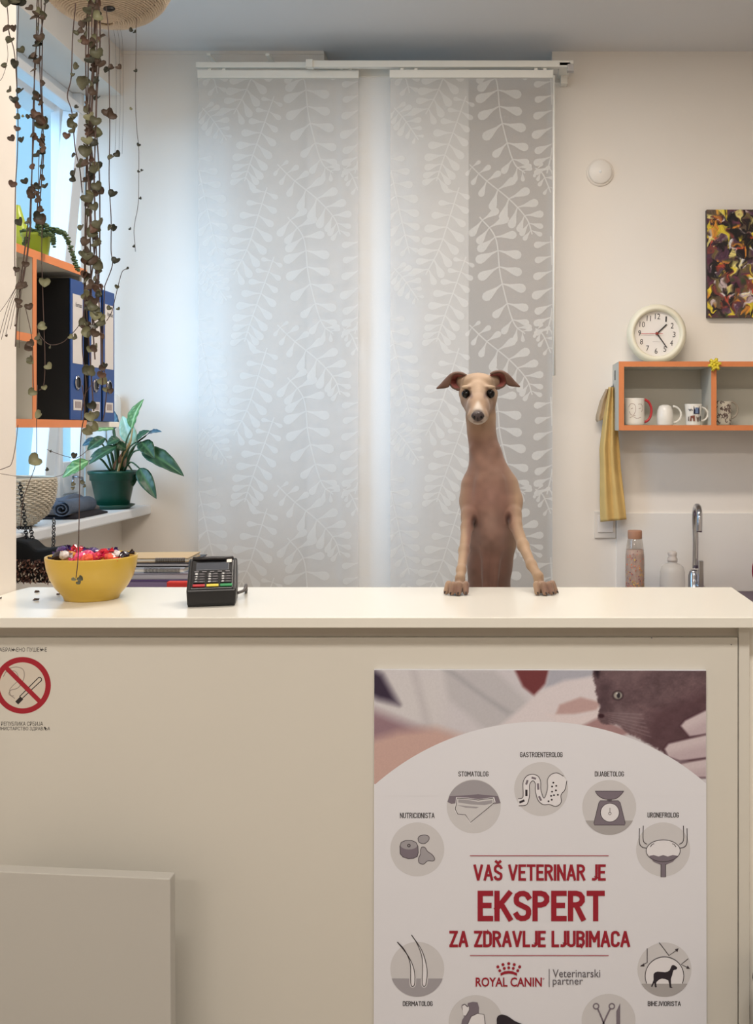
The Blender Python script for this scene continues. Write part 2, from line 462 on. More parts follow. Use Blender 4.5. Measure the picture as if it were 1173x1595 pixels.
class Print:
    """draws flat shapes given in picture pixels onto a plane y = d, each layer a hair prouder"""
    def __init__(s, d, parent): s.d = d; s.parent = parent; s.k = 0
    def yy(s):
        s.k += 1; return s.d - 0.000015 * s.k
    def fill(s, name, polys, m):
        y = s.yy()
        for poly in polys:
            vs = [(PX(x, s.d), y, PZ(v, s.d)) for x, v in poly]
            MB().add(vs, [tuple(range(len(vs)))]).build(name, m, s.parent, fixn=False)
    def stroke(s, name, lines, wd, m, closed=False):
        y = s.yy()
        for ln in lines:
            mb = MB()
            pts = [Vector((x, v)) for x, v in ln]; n = len(pts); L = []; R = []
            for i in range(n):
                t = (pts[(i + 1) % n] - pts[i - 1]) if closed else (pts[min(i + 1, n - 1)] - pts[max(i - 1, 0)])
                if t.length < 1e-6: t = Vector((1, 0))
                t.normalize(); nn = Vector((-t.y, t.x)) * (wd / 2)
                L.append(pts[i] + nn); R.append(pts[i] - nn)
            vs = [(PX(p.x, s.d), y, PZ(p.y, s.d)) for p in L + R]
            m_ = n if closed else n - 1
            mb.add(vs, [(i, (i + 1) % n, n + (i + 1) % n, n + i) for i in range(m_)])
            mb.build(name, m, s.parent, fixn=False)
    def block_text(s, body, x0, x1, y0, y1, wd, m, name='lettering'):
        """narrow sans capitals drawn with strokes of one width (px)"""
        y = s.yy(); h = y1 - y0; kk = 0
        adv = [GLYPHS[c][0] for c in body]; gap = .20; tot = sum(adv) + gap * (len(body) - 1)
        kx = (x1 - x0 - wd) / tot; mb = MB(); cx = x0 + wd / 2; yb = y1 - wd / 2; ky = h - wd
        for c, a_ in zip(body, adv):
            for ln in GLYPHS[c][1]:
                closed = len(ln) > 2 and ln[0] == ln[-1]
                pts = [Vector((cx + u * kx, yb - v * ky)) for u, v in ln]
                if closed: pts = pts[:-1]
                n = len(pts); L = []; R = []
                if not closed and len(ln) >= 2:
                    for e, f in ((0, 1), (-1, -2)):
                        t = (pts[e] - pts[f]).normalized()
                        if abs(t.x) < .01 or abs(t.y) < .01: pts[e] = pts[e] + t * wd / 2
                        else: pts[e] = pts[e] + t * wd / 2 * .9
                for i in range(n):
                    a = pts[i] - pts[i - 1] if (closed or i > 0) else pts[1] - pts[0]
                    b = pts[(i + 1) % n] - pts[i] if (closed or i < n - 1) else a
                    a = a.normalized(); b = b.normalized(); t = (a + b)
                    t = t.normalized() if t.length > 1e-6 else a
                    nn = Vector((-t.y, t.x)); co = max(.45, nn.dot(Vector((-a.y, a.x))))
                    L.append(pts[i] + nn * wd / 2 / co); R.append(pts[i] - nn * wd / 2 / co)
                kk += 1
                vs = [(PX(p.x, s.d), y - 2.5e-6 * (kk % 6), PZ(p.y, s.d)) for p in L + R]
                mb.add(vs, [(i, (i + 1) % n, n + (i + 1) % n, n + i) for i in range(n if closed else n - 1)])
            cx += (a_ + gap) * kx
        return mb.build(name, m, s.parent, fixn=False)
    def text(s, body, x0, x1, y0, y1, m, offset=0.0, name='lettering', rot=0, shear=0):
        vs, fs = text_poly(body, offset, shear)
        y = s.yy(); mb = MB(); cx, cy = (x0 + x1) / 2, (y0 + y1) / 2
        out = []
        for u, v in vs:
            px = x0 + (x1 - x0) * u - cx; py = y1 - (y1 - y0) * v - cy
            qx = px * math.cos(rot) - py * math.sin(rot) + cx; qy = px * math.sin(rot) + py * math.cos(rot) + cy
            out.append((PX(qx, s.d), y, PZ(qy, s.d)))
        mb.add(out, fs)
        return mb.build(name, m, s.parent, fixn=False)
def circ(cx, cy, r, n=40, a0=0, a1=2 * PI, ry=None):
    ry = ry or r
    full = abs(a1 - a0 - 2 * PI) < 1e-6
    return [(cx + r * math.cos(a0 + (a1 - a0) * i / (n if full else n - 1)), cy + ry * math.sin(a0 + (a1 - a0) * i / (n if full else n - 1))) for i in range(n)]
def segm(cx, cy, r, ycut, below=True, n=28):
    """part of a disc below (or above) the picture row ycut"""
    s_ = max(-1, min(1, (ycut - cy) / r)); a = math.asin(s_)
    if below: return circ(cx, cy, r, n, a, PI - a)
    return circ(cx, cy, r, n, PI - a, 2 * PI + a)
def curve2(pts, n=6):
    return [(p.x, p.y) for p in spline([Vector((x, y, 0)) for x, y in pts], n)]

# ------------------------------------------------------------------ painter for flat printed photographs
def value_noise(x, y, seed=0):
    r = np.random.default_rng(seed).random((64, 64))
    xi = np.floor(x).astype(int); yi = np.floor(y).astype(int)
    fx = x - xi; fy = y - yi; fx = fx * fx * (3 - 2 * fx); fy = fy * fy * (3 - 2 * fy)
    g = lambda i, j: r[np.mod(j, 64), np.mod(i, 64)]
    return (g(xi, yi) * (1 - fx) + g(xi + 1, yi) * fx) * (1 - fy) + (g(xi, yi + 1) * (1 - fx) + g(xi + 1, yi + 1) * fx) * fy
def poly_sd(X, Y, poly):
    """signed distance to a polygon, negative inside"""
    d = np.full(X.shape, 1e9); inside = np.zeros(X.shape, bool); n = len(poly)
    for i in range(n):
        ax, ay = poly[i]; bx, by = poly[(i + 1) % n]
        ex, ey = bx - ax, by - ay
        t = np.clip(((X - ax) * ex + (Y - ay) * ey) / (ex * ex + ey * ey + 1e-9), 0, 1)
        d = np.minimum(d, np.hypot(X - ax - t * ex, Y - ay - t * ey))
        c = ((ay > Y) != (by > Y)) & (X < (bx - ax) * (Y - ay) / ((by - ay) if by != ay else 1e-9) + ax)
        inside ^= c
    return np.where(inside, -d, d)
def blend(img, mask, col):
    c = np.array(col, float)
    if c.ndim == 1: c = c[None, None, :]
    img[:] = img * (1 - mask[..., None]) + c * mask[..., None]
def soft(sd, wdt): return np.clip(0.5 - sd / (2 * wdt), 0, 1)
def picture(name, img, corners, m, parent):
    """img rows x cols x 3 (0-255 sRGB) as a coloured flat grid between the corners tl, tr, bl"""
    h_, w_ = img.shape[:2]; tl, tr, bl = [np.array(c) for c in corners]
    o0 = np.array(worldloc(parent))
    u = np.linspace(0, 1, w_ + 1); v = np.linspace(0, 1, h_ + 1)
    U, V = np.meshgrid(u, v)
    vs = tl + U[..., None] * (tr - tl) + V[..., None] * (bl - tl) - o0
    me = bpy.data.meshes.new(name)
    I, J = np.meshgrid(np.arange(w_), np.arange(h_))
    a_ = J * (w_ + 1) + I
    faces = np.stack([a_ + w_ + 1, a_ + w_ + 2, a_ + 1, a_], -1).reshape(-1, 4)
    me.vertices.add(len(vs.reshape(-1, 3))); me.vertices.foreach_set('co', vs.reshape(-1))
    me.loops.add(len(faces) * 4); me.loops.foreach_set('vertex_index', faces.reshape(-1).astype(np.int32))
    me.polygons.add(len(faces)); me.polygons.foreach_set('loop_start', (np.arange(len(faces)) * 4).astype(np.int32))
    me.update(calc_edges=True)
    # corner colours interpolate between pixel centres
    pad = np.pad(img / 255.0, ((0, 1), (0, 1), (0, 0)), mode='edge')
    linc = np.where(pad <= 0.04045, pad / 12.92, ((pad + 0.055) / 1.055) ** 2.4)
    rgba = np.concatenate([linc, np.ones(linc.shape[:2] + (1,))], -1).reshape(-1, 4)
    at = me.color_attributes.new('ink', 'FLOAT_COLOR', 'POINT')
    at.data.foreach_set('color', rgba.reshape(-1).astype(np.float32))
    me.materials.append(m)
    o = bpy.data.objects.new(name, me); COL.objects.link(o); o.parent = parent; ORIGIN[o] = Vector(o0)
    return o

# ------------------------------------------------------------------ poster
DQ = DP - 0.006
po = thing('poster', 'white veterinary poster with kitten photo, red headline and round grey icons', 'poster', (PX(841, DQ), DQ, PZ(1776, DQ)))
M_paper = mat('poster_paper', (222, 224, 232), 0.5, spec=.3)
pb = MB().prism([(PX(583, DQ), PZ(1043, DQ)), (PX(1100, DQ), PZ(1044.5, DQ)), (PX(1101, DQ), PZ(1776, DQ)), (PX(582, DQ), PZ(1776, DQ))], DQ, DP - 0.0005)
pb.build('poster_board', M_paper, po)
X, Y = np.meshgrid(np.arange(583.5, 1100.5), np.arange(1044.5, 1221.5))
img = np.zeros(X.shape + (3,)); img[:] = (202, 200, 208)
nz = value_noise(X / 40, Y / 40, 1); nz2 = .6 * value_noise(X / 9, Y / 7, 2) + .4 * value_noise(X / 2.5, Y / 2, 3)
blend(img, soft(poly_sd(X, Y, [(583, 1043), (700, 1043), (690, 1150), (583, 1110)]), 20) * .8, (206, 205, 209))
blend(img, soft(poly_sd(X, Y, [(690, 1043), (770, 1043), (840, 1110), (760, 1140), (700, 1090)]), 6) * .6, (178, 178, 184))
blend(img, soft(poly_sd(X, Y, [(690, 1043), (704, 1043), (760, 1085), (800, 1110), (790, 1114)]), 4) * .5, (150, 150, 160))
blend(img, soft(poly_sd(X, Y, [(640, 1043), (648, 1043), (672, 1130), (662, 1130)]), 7) * .35, (160, 156, 166))
blend(img, soft(poly_sd(X, Y, [(560, 1030), (596, 1052), (622, 1098), (590, 1090), (560, 1075)]), 7), (56, 46, 66))
blend(img, soft(poly_sd(X, Y, [(560, 1098), (640, 1130), (700, 1150), (600, 1160), (560, 1160)]), 10) * .8, (132, 100, 112))
blend(img, soft(poly_sd(X, Y, [(560, 1160), (620, 1140), (680, 1134), (730, 1150), (600, 1240), (560, 1240)]), 9), (196, 166, 160))
blend(img, soft(poly_sd(X, Y, [(798, 1035), (858, 1035), (850, 1065), (833, 1084), (815, 1070)]), 3), (112, 58, 62))
blend(img, soft(poly_sd(X, Y, [(858, 1035), (925, 1035), (925, 1052), (850, 1072)]), 3), (170, 172, 186))
blend(img, soft(poly_sd(X, Y, [(740, 1160), (795, 1118), (840, 1078), (880, 1060), (925, 1055), (945, 1080), (945, 1150)]), 4), (214, 208, 214))
blend(img, soft(poly_sd(X, Y, [(866, 1113), (872, 1098), (905, 1086), (936, 1094), (930, 1106), (895, 1112)]), 2.5) * .75, (176, 142, 140))
blend(img, soft(poly_sd(X, Y, [(850, 1112), (900, 1116), (935, 1104), (938, 1118), (900, 1130), (870, 1124)]), 3) * .8, (218, 208, 212))
blend(img, soft(poly_sd(X, Y, [(908, 1130), (932, 1118), (946, 1124), (985, 1140), (960, 1150)]), 3) * .8, (150, 112, 114))
fur = [(924, 1035), (1110, 1035), (1110, 1200), (1060, 1180), (1036, 1172), (1006, 1156), (980, 1144), (962, 1128), (942, 1128), (931, 1119), (935, 1104), (929, 1080), (926, 1062)]
body = soft(poly_sd(X, Y, fur) + (nz2 - .5) * 5, 1.8)
furc = np.stack([104 + 30 * (nz2 - .5) + 20 * (nz - .5), 84 + 26 * (nz2 - .5) + 16 * (nz - .5), 90 + 26 * (nz2 - .5) + 16 * (nz - .5)], -1)
blend(img, body, furc)
blend(img, soft(poly_sd(X, Y, [(1015, 1110), (1060, 1090), (1110, 1070), (1110, 1130), (1050, 1190), (1000, 1160)]), 12) * .55 * body, (70, 46, 54))
blend(img, soft(poly_sd(X, Y, [(935, 1060), (952, 1062), (948, 1100), (937, 1112), (932, 1100)]), 5) * .5 * body, (66, 50, 58))
blend(img, soft(poly_sd(X, Y, [(960, 1100), (1000, 1112), (985, 1135), (955, 1122)]), 7) * .5 * body, (134, 116, 122))
blend(img, soft(poly_sd(X, Y, [(945, 1043), (1010, 1043), (990, 1064), (955, 1066)]), 8) * .45 * body, (124, 104, 110))
blend(img, soft(poly_sd(X, Y, [(924, 1043), (935, 1043), (932, 1056)]), 3), (36, 24, 34))
blend(img, soft(np.hypot((X - 963), (Y - 1083) * 1.15) - 9, 1.5) * .9, (58, 44, 52))
blend(img, soft(np.hypot((X - 963), (Y - 1083) * 1.15) - 6.5, 1.2), (158, 154, 148))
blend(img, soft(np.hypot((X - 964) * 1.6, (Y - 1083)) - 4.5, 1.0), (46, 42, 50))
blend(img, soft(np.hypot(X - 961.5, Y - 1080) - 1.2, .8), (220, 220, 225))
blend(img, soft(np.hypot((X - 937), (Y - 1115) * 1.6) - 5, 1.5), (58, 34, 42))
for k in range(6):
    sd = poly_sd(X, Y, [(948, 1110 + k * 3), (1000 + k * 3, 1112 + k * 7), (1000 + k * 3, 1113 + k * 7)])
    blend(img, soft(sd, 1.0) * .35, (190, 178, 184))
for poly in ([(1061, 1130), (1068, 1122), (1100, 1106), (1110, 1106), (1110, 1143), (1075, 1146)],
             [(1036, 1166), (1042, 1158), (1075, 1150), (1110, 1142), (1110, 1178), (1060, 1184), (1042, 1178)],
             [(1056, 1190), (1075, 1186), (1110, 1180), (1110, 1209), (1085, 1210)]):
    blend(img, soft(poly_sd(X, Y, poly) - 2, 2), (70, 44, 54))
    blend(img, soft(poly_sd(X, Y, poly), 2), (202, 190, 196))
    blend(img, soft(poly_sd(X, Y, [(x + 3, y + 14) for x, y in poly]), 6) * .35 * soft(poly_sd(X, Y, poly), 2), (160, 138, 150))
img *= (0.985 + 0.03 * value_noise(X / 1.5, Y / 1.5, 5))[..., None]
M_ink = mat('printed_ink', (128, 128, 128), 0.5, attr='ink', spec=.3)
picture('kitten_photo', img, [(PX(583.2, DQ), DQ - .0002, PZ(1043.5, DQ)), (PX(1100, DQ), DQ - .0002, PZ(1044.8, DQ)), (PX(582.9, DQ), DQ - .0002, PZ(1221, DQ))], M_ink, po)
pr = Print(DQ - 0.0002, po)
R_ = 391.0
arc = [(x, 1515 - math.sqrt(max(0, R_ * R_ - (x - 843) ** 2))) for x in np.linspace(582.8, 1100.3, 70)]
pr.fill('white_field', [arc + [(1100.3, 1240), (582.6, 1240)]], M_paper)
I_l = mat('icon_pale_grey', (204, 204, 208), .5); I_m = mat('icon_mid_grey', (160, 158, 165), .5)
I_d = mat('icon_grey_violet', (122, 114, 126), .5); I_k = mat('icon_outline', (66, 60, 66), .5)
I_b = mat('icon_black_ink', (42, 36, 46), .5); I_w = mat('icon_white', (226, 226, 232), .5)
I_n = mat('lettering_dark', (48, 44, 48), .5); I_r = mat('lettering_red', (152, 26, 46), .5)
I_p = mat('icon_shadow_grey', (168, 166, 168), .5)
icons = {'NUTRICIONISTA': (650, 1323), 'STOMATOLOG': (738, 1256), 'GASTROENTEROLOG': (843, 1229), 'DIJABETOLOG': (949, 1257),
         'URONEFROLOG': (1033, 1323), 'DERMATOLOG': (650, 1509), 'BIHEJVIORISTA': (1035, 1510)}
disc = [circ(cx, cy, 42, 48) for cx, cy in icons.values()] + [circ(741, 1592, 42, 48), circ(948, 1590, 42, 48)]
pr.fill('icon_disc', disc, I_l)
lab = {'NUTRICIONISTA': (623, 677, 1266, 1274.5), 'STOMATOLOG': (714, 761, 1201.5, 1209.5), 'GASTROENTEROLOG': (810, 876.5, 1171.5, 1179.5),
       'DIJABETOLOG': (926.5, 972, 1201.5, 1209.5), 'URONEFROLOG': (1008.5, 1057.5, 1265.5, 1273.5), 'DERMATOLOG': (627.5, 674, 1559.5, 1567), 'BIHEJVIORISTA': (1009, 1060.5, 1559.5, 1567)}
for t_, (a0, a1, b0, b1) in lab.items():
    pr.block_text(t_, a0, a1, b0, b1, 1.15, I_n)
# nutrition: kibbles
tcy = [(623, 1318), (625, 1312), (632, 1309), (641, 1309), (648, 1312), (651, 1318), (651.5, 1328), (650, 1334), (644, 1337), (636, 1337.5), (628, 1335), (623.5, 1330)]
pr.fill('icon_shape', [tcy], I_d)
pr.fill('icon_shape', [circ(637, 1316, 13.4, 24, ry=7)] + [curve2([(651, 1306), (654, 1302), (662, 1300.5), (668, 1303), (667.5, 1309), (661, 1314), (653, 1312), (651, 1306)], 4)]
        + [curve2([(655, 1324), (657, 1319.5), (662, 1320), (666, 1326), (673, 1331), (677, 1337), (675, 1341), (666, 1341), (660, 1346), (653, 1344), (652, 1337), (655, 1330), (655, 1324)], 4)], I_m)
pr.stroke('icon_line', [tcy], 1.1, I_k, closed=True)
pr.stroke('icon_line', [circ(637, 1317, 2, 10)], 1.6, I_k, closed=True)
pr.stroke('icon_line', [curve2([(651, 1306), (654, 1302), (662, 1300.5), (668, 1303), (667.5, 1309), (661, 1314), (653, 1312), (651, 1306)], 4),
                        curve2([(655, 1324), (657, 1319.5), (662, 1320), (666, 1326), (673, 1331), (677, 1337), (675, 1341), (666, 1341), (660, 1346), (653, 1344), (652, 1337), (655, 1330), (655, 1324)], 4)], 1.0, I_k)
# dentist: tooth and gum
pr.fill('icon_shape', [segm(738, 1257, 42, 1240, False)], I_m)
pr.fill('icon_shape', [[(700, 1240), (720, 1239), (745, 1237), (776, 1240), (780, 1251), (765, 1253), (745, 1250), (720, 1250), (703, 1252), (697, 1249)]], I_d)
tooth = [(712, 1243), (730, 1244), (745, 1246), (768, 1243), (770, 1250), (761, 1258), (733, 1281), (725, 1269), (713, 1268), (709, 1260), (711, 1252)]
pr.fill('icon_shape', [[(x + (x - 738) * .06, y + (y - 1258) * .1) for x, y in tooth]], I_w)
pr.fill('icon_shape', [tooth], I_l)
pr.fill('icon_shape', [[(714, 1245), (730, 1246), (745, 1249), (767, 1246), (767, 1251), (755, 1254), (735, 1253), (714, 1250)], [(712, 1254), (725, 1255), (746, 1257), (742, 1259), (725, 1258)]], I_m)
pr.stroke('icon_line', [tooth], 1.1, I_k, closed=True)
# gastro: intestine
g1 = curve2([(807, 1244), (814, 1242.5), (815, 1235), (815, 1218), (821, 1208.5), (830, 1206), (838, 1209), (842, 1217), (842.5, 1230), (847, 1243), (851, 1236), (853, 1226), (853, 1214), (859, 1206), (868, 1204), (878, 1209)], 5)
g2 = curve2([(808, 1255), (819, 1254), (823, 1248), (825, 1236), (825, 1222), (830, 1216), (834, 1221), (834, 1232), (838, 1246), (846, 1253), (856, 1253), (866, 1256), (874, 1250), (874, 1238), (880, 1230), (883, 1216)], 5)
pr.fill('icon_shape', [g1 + list(reversed(g2))], I_w)
pr.stroke('icon_line', [g1, g2], 1.1, I_k)
pr.stroke('icon_line', [[(809, 1250), (817, 1246.5)], [(820, 1240), (820, 1230)]], 3.4, I_b)
pr.stroke('icon_line', [[(819.5, 1222), (822, 1215)], [(828, 1211), (835, 1213)], [(838, 1220), (838.5, 1230)], [(839.5, 1240), (843, 1247)]], 3.2, I_d)
pr.fill('icon_dot', [circ(x, y, 1.5, 10) for x, y in ((862, 1219), (860, 1225), (866.5, 1224), (866, 1231), (860, 1233), (858.5, 1239.5), (863, 1238.5), (869, 1238), (859.5, 1245.5), (854.5, 1248))], I_b)
# scale
pr.fill('icon_shape', [segm(949, 1258, 42, 1278)], I_p)
pan = curve2([(927, 1232), (931, 1238), (938, 1243), (946, 1245), (953, 1245), (961, 1243), (967, 1238), (972, 1232)], 3)
bodyp = [(935, 1247), (963, 1247), (966, 1250), (974, 1282), (973, 1285), (926, 1285), (925, 1282), (933, 1250)]
pr.fill('icon_shape', [pan, bodyp, [(946, 1245), (953, 1245), (953, 1248), (946, 1248)]], I_d)
pr.stroke('icon_line', [pan, bodyp], 0.9, I_k, closed=True)
pr.fill('icon_shape', [circ(950, 1265.5, 14.5, 30)], I_w)
pr.stroke('icon_line', [circ(950, 1265.5, 14.5, 30), circ(950, 1267, 2, 10)], 0.9, I_k, closed=True)
pr.stroke('icon_line', [[(950, 1258), (950, 1265)]], 0.9, I_k)
# bladder
blad = circ(1033, 1325, 26.5, 40, ry=17)
pr.fill('icon_shape', [blad], I_w)
fun = [(1011, 1333), (1018, 1331.5), (1026, 1334), (1033, 1331.5), (1040, 1334), (1048, 1331.5), (1056, 1333), (1048, 1342), (1037, 1347), (1036.5, 1366), (1030, 1366), (1029.5, 1347), (1018, 1342)]
pr.fill('icon_shape', [fun], I_d)
pr.stroke('icon_line', [circ(1033, 1325, 26.5, 40, ry=17)], 1.1, I_k, closed=True)
pr.stroke('icon_line', [curve2([(996, 1290), (996, 1312), (1000, 1319), (1007, 1321)], 4), curve2([(1002, 1286), (1002, 1309), (1008, 1315)], 4),
                        curve2([(1070, 1290), (1070, 1312), (1066, 1319), (1059, 1321)], 4), curve2([(1064.5, 1286), (1064.5, 1309), (1058, 1315)], 4),
                        curve2([(1013, 1319), (1016, 1315), (1019, 1314)], 3), curve2([(1053, 1319), (1050, 1315), (1047, 1314)], 3),
                        [(1029.7, 1346), (1029.7, 1366)], [(1036.7, 1346), (1036.7, 1366)]], 1.2, I_k)
# hair and skin
pr.fill('icon_shape', [segm(650, 1510, 42, 1524)], I_m)
h1 = curve2([(619, 1467), (630, 1479), (639, 1500), (640, 1531), (643, 1536), (646, 1531), (645, 1510), (636, 1489), (619, 1467)], 4)
h2 = curve2([(641, 1456), (650, 1470), (658, 1494), (658, 1530), (661, 1536), (664, 1530), (665, 1508), (657, 1480), (641, 1456)], 4)
pr.stroke('icon_line', [h1[8:26], h2[8:26]], 4.5, I_l)
pr.fill('icon_shape', [h1, h2], I_w)
pr.stroke('icon_line', [h1, h2], 1.2, I_k)
# behaviour: dog under a dome
pr.fill('icon_shape', [segm(1035, 1510, 42, 1532)], I_p)
pr.fill('icon_shape', [circ(1035, 1521, 30, 30, PI - .35, 2 * PI + .35) + [(1063, 1532), (1007, 1532)]], I_w)
pr.stroke('icon_line', [circ(1035, 1520, 30, 30, PI - .4, 2 * PI + .4), [(1008, 1477), (1008, 1499), (998, 1504)], [(1027, 1468), (1042, 1488), (1055, 1479)], [(1072, 1493), (1061, 1502), (1072, 1507)]], 1.2, I_k)
pr.fill('icon_shape', [[(997, 1505), (1003, 1500), (1004, 1505)], [(1057, 1477), (1055, 1483), (1051, 1478)], [(1075, 1509), (1069, 1508.5), (1071, 1503.5)]], I_k)
dogp = curve2([(1014, 1536), (1018, 1526), (1018, 1517), (1024, 1513), (1036, 1514), (1043, 1511), (1046, 1504), (1050, 1503), (1055, 1507), (1053, 1510), (1049, 1511), (1047, 1519), (1045, 1525), (1046, 1537), (1049, 1538), (1043, 1538), (1041, 1527), (1031, 1524), (1025, 1527), (1022, 1531), (1023, 1537), (1020, 1537), (1019, 1531), (1016, 1537)], 2)
pr.fill('icon_shape', [dogp], I_b)
# bottom icons, cut by the frame
pr.fill('icon_shape', [curve2([(718, 1600), (720, 1588), (724, 1582), (720, 1572), (719, 1566), (724, 1563), (729, 1567), (729, 1562), (744, 1561), (746, 1578), (740, 1584), (730, 1600)], 2)], I_d)
pr.fill('icon_shape', [[(720, 1566), (724, 1564), (728, 1568), (731, 1567), (731, 1573), (726, 1582), (722, 1582)], [(728, 1596), (734, 1583), (744, 1578), (754, 1580), (756, 1596)]], I_w)
pr.stroke('icon_line', [[(720, 1566), (724, 1564), (728, 1568), (731, 1567), (731, 1573), (726, 1582), (722, 1582)], [(728, 1596), (734, 1583), (744, 1578), (754, 1580), (756, 1596)]], 1, I_k)
pr.fill('icon_shape', [curve2([(774, 1596), (774, 1585), (780, 1580), (790, 1582), (802, 1590), (815, 1597), (800, 1606), (780, 1606)], 3)], I_b)
pr.stroke('icon_line', [circ(928.5, 1567, 4.2, 16), circ(953, 1567, 4.2, 16)], 2.0, I_d, closed=True)
pr.stroke('icon_line', [[(931, 1571), (936, 1582), (943, 1600)], [(950.5, 1571), (945, 1582), (937, 1600)]], 2.6, I_d)
pr.fill('icon_shape', [[(960, 1600), (960, 1575), (966, 1562), (966, 1600)]], I_d)
# headline
pr.block_text('VAŠ VETERINAR JE', 737.5, 943.5, 1346, 1371.5, 4.0, I_r)
pr.block_text('EKSPERT', 744, 942, 1387, 1434.5, 8.2, I_r)
pr.block_text('ZA ZDRAVLJE LJUBIMACA', 700, 981.5, 1449.5, 1475, 4.2, I_r)
pr.stroke('red_rule', [[(732, 1332.5), (948, 1332.5)], [(732, 1488), (948, 1488)]], 1.3, mat('rule_red', (168, 70, 86), .5))
pr.text('ROYAL CANIN', 741, 844, 1522, 1536.5, I_r, 0.02)
pr.text('Veterinarski', 861, 935, 1509.5, 1522, mat('lettering_grey', (96, 92, 100), .5), 0.0)
pr.text('partner', 861, 908, 1524, 1537, mat('lettering_grey', (96, 92, 100), .5), 0.0)
pr.stroke('divider_line', [[(855.5, 1509), (855.5, 1537)]], 1.1, MATS['lettering_grey'])
pr.stroke('trademark_ring', [circ(846.5, 1524, 1, 8)], 0.6, I_r, closed=True)
cr = [circ(775 + 4.0 * 1, 1504, 0.1, 3)]
pr.fill('crown_mark', [circ(x, y, 2.4, 12) for x, y in ((775.5, 1505.5), (783.5, 1502), (792.5, 1500.5), (801, 1502), (809.5, 1505.5))] +
        [circ(x, y, 2.3, 12) for x, y in ((778.5, 1511.5), (785.5, 1508), (792.5, 1507), (799.5, 1508), (806.5, 1511.5))] +
        [[(780, 1519.5), (779.5, 1515.5), (786, 1512.5), (792.5, 1511.8), (799, 1512.5), (805.5, 1515.5), (805, 1519.5), (799, 1516.8), (792.5, 1516), (786, 1516.8)]], I_r)

# ------------------------------------------------------------------ no smoking sticker
ns = thing('no_smoking_sticker', 'round red no smoking sticker on the cream front panel, left edge', 'sign', (PX(35, DP), DP, PZ(1140, DP)))
q = Print(DP - 0.0001, ns)
M_sr = mat('sign_red', (158, 24, 42), .5); M_sk = mat('sign_black', (38, 32, 34), .5); M_sw = mat('sign_inner', (206, 197, 184), .5)
M_sg = mat('sign_smoke_grey', (140, 130, 122), .5)
q.fill('sign_face', [circ(35, 1067.5, 38, 48)], M_sw)
q.stroke('smoke_line', [curve2([(5, 1054), (12, 1043), (24, 1039), (35, 1042), (38, 1052), (34, 1064), (27, 1072), (17, 1075), (14, 1081), (19, 1085), (23, 1088)], 5)], 1.2, M_sg)
q.stroke('smoke_line', [curve2([(10, 1047), (22, 1045), (28, 1052), (27, 1061), (20, 1068), (15, 1075), (17, 1083), (22, 1084)], 5)], 1.0, M_sg)
q.stroke('cigarette', [[(33.5, 1088), (30.5, 1085), (59, 1056.5)], [(34, 1088.5), (64.5, 1060)], circ(61.5, 1058.5, 3.4, 10, -2.4, .9)], 1.4, M_sk)
q.stroke('cigarette_tip', [[(26, 1095), (34, 1087)]], 6.5, M_sk)
q.stroke('prohibition_ring', [circ(35, 1067.5, 40, 64)], 8.4, M_sr, closed=True)
q.stroke('prohibition_bar', [[(8, 1038.5), (63, 1093.5)]], 7.2, M_sr)
q.text('ЗАБРАЊЕНО ПУШЕЊЕ', -5, 73, 1008.5, 1015, M_sk, 0.0)
q.text('РЕПУБЛИКА СРБИЈА', 2, 67, 1124, 1130.5, M_sk, 0.0)
q.text('МИНИСТАРСТВО ЗДРАВЉА', -8, 78, 1132, 1138.5, M_sk, 0.0)

# ------------------------------------------------------------------ panel curtains and their rails
DR = 3.80
rail = thing('curtain_rail', 'white double curtain rail fixed high on the back wall', 'rail', P(600, 106, 3.82))
ra = MB()
ra.box(PX(478, 3.765), PX(893, 3.765), 3.755, 3.775, PZ(105.5, 3.765), PZ(95.5, 3.765))
ra.build('front_track', M_white, rail, bevel=.001)
MB().box(PX(306, 3.80), PX(886, 3.80), 3.79, 3.81, PZ(106.5, 3.8), PZ(98, 3.8)).build('rear_track', M_white, rail, bevel=.001)
MB().box(PX(476.5, 3.75), PX(487, 3.75), 3.748, 3.78, PZ(104, 3.75), PZ(92, 3.75)).build('end_cap', M_white, rail, bevel=.001)
MB().box(PX(884, 3.75), PX(894, 3.75), 3.752, 3.778, PZ(110, 3.75), PZ(99, 3.75)).build('end_cap', mat('cap_grey', (190, 184, 180), .5), rail, bevel=.001)
MB().box(PX(873.5, 3.86), PX(884, 3.86), 3.86, 3.90, PZ(130, 3.86), PZ(113, 3.86)).build('wall_bracket', M_white, rail, bevel=.001)
MB().box(PX(870, 3.82), PX(887, 3.82), 3.755, 3.90, PZ(113, 3.83), PZ(108, 3.83)).build('wall_bracket', M_white, rail, bevel=.001)
for x in (330, 420):
    MB().box(PX(x, 3.86), PX(x + 6, 3.86), 3.79, 3.90, PZ(97, 3.86), PZ(93, 3.86)).build('wall_bracket', M_white, rail, bevel=.001)

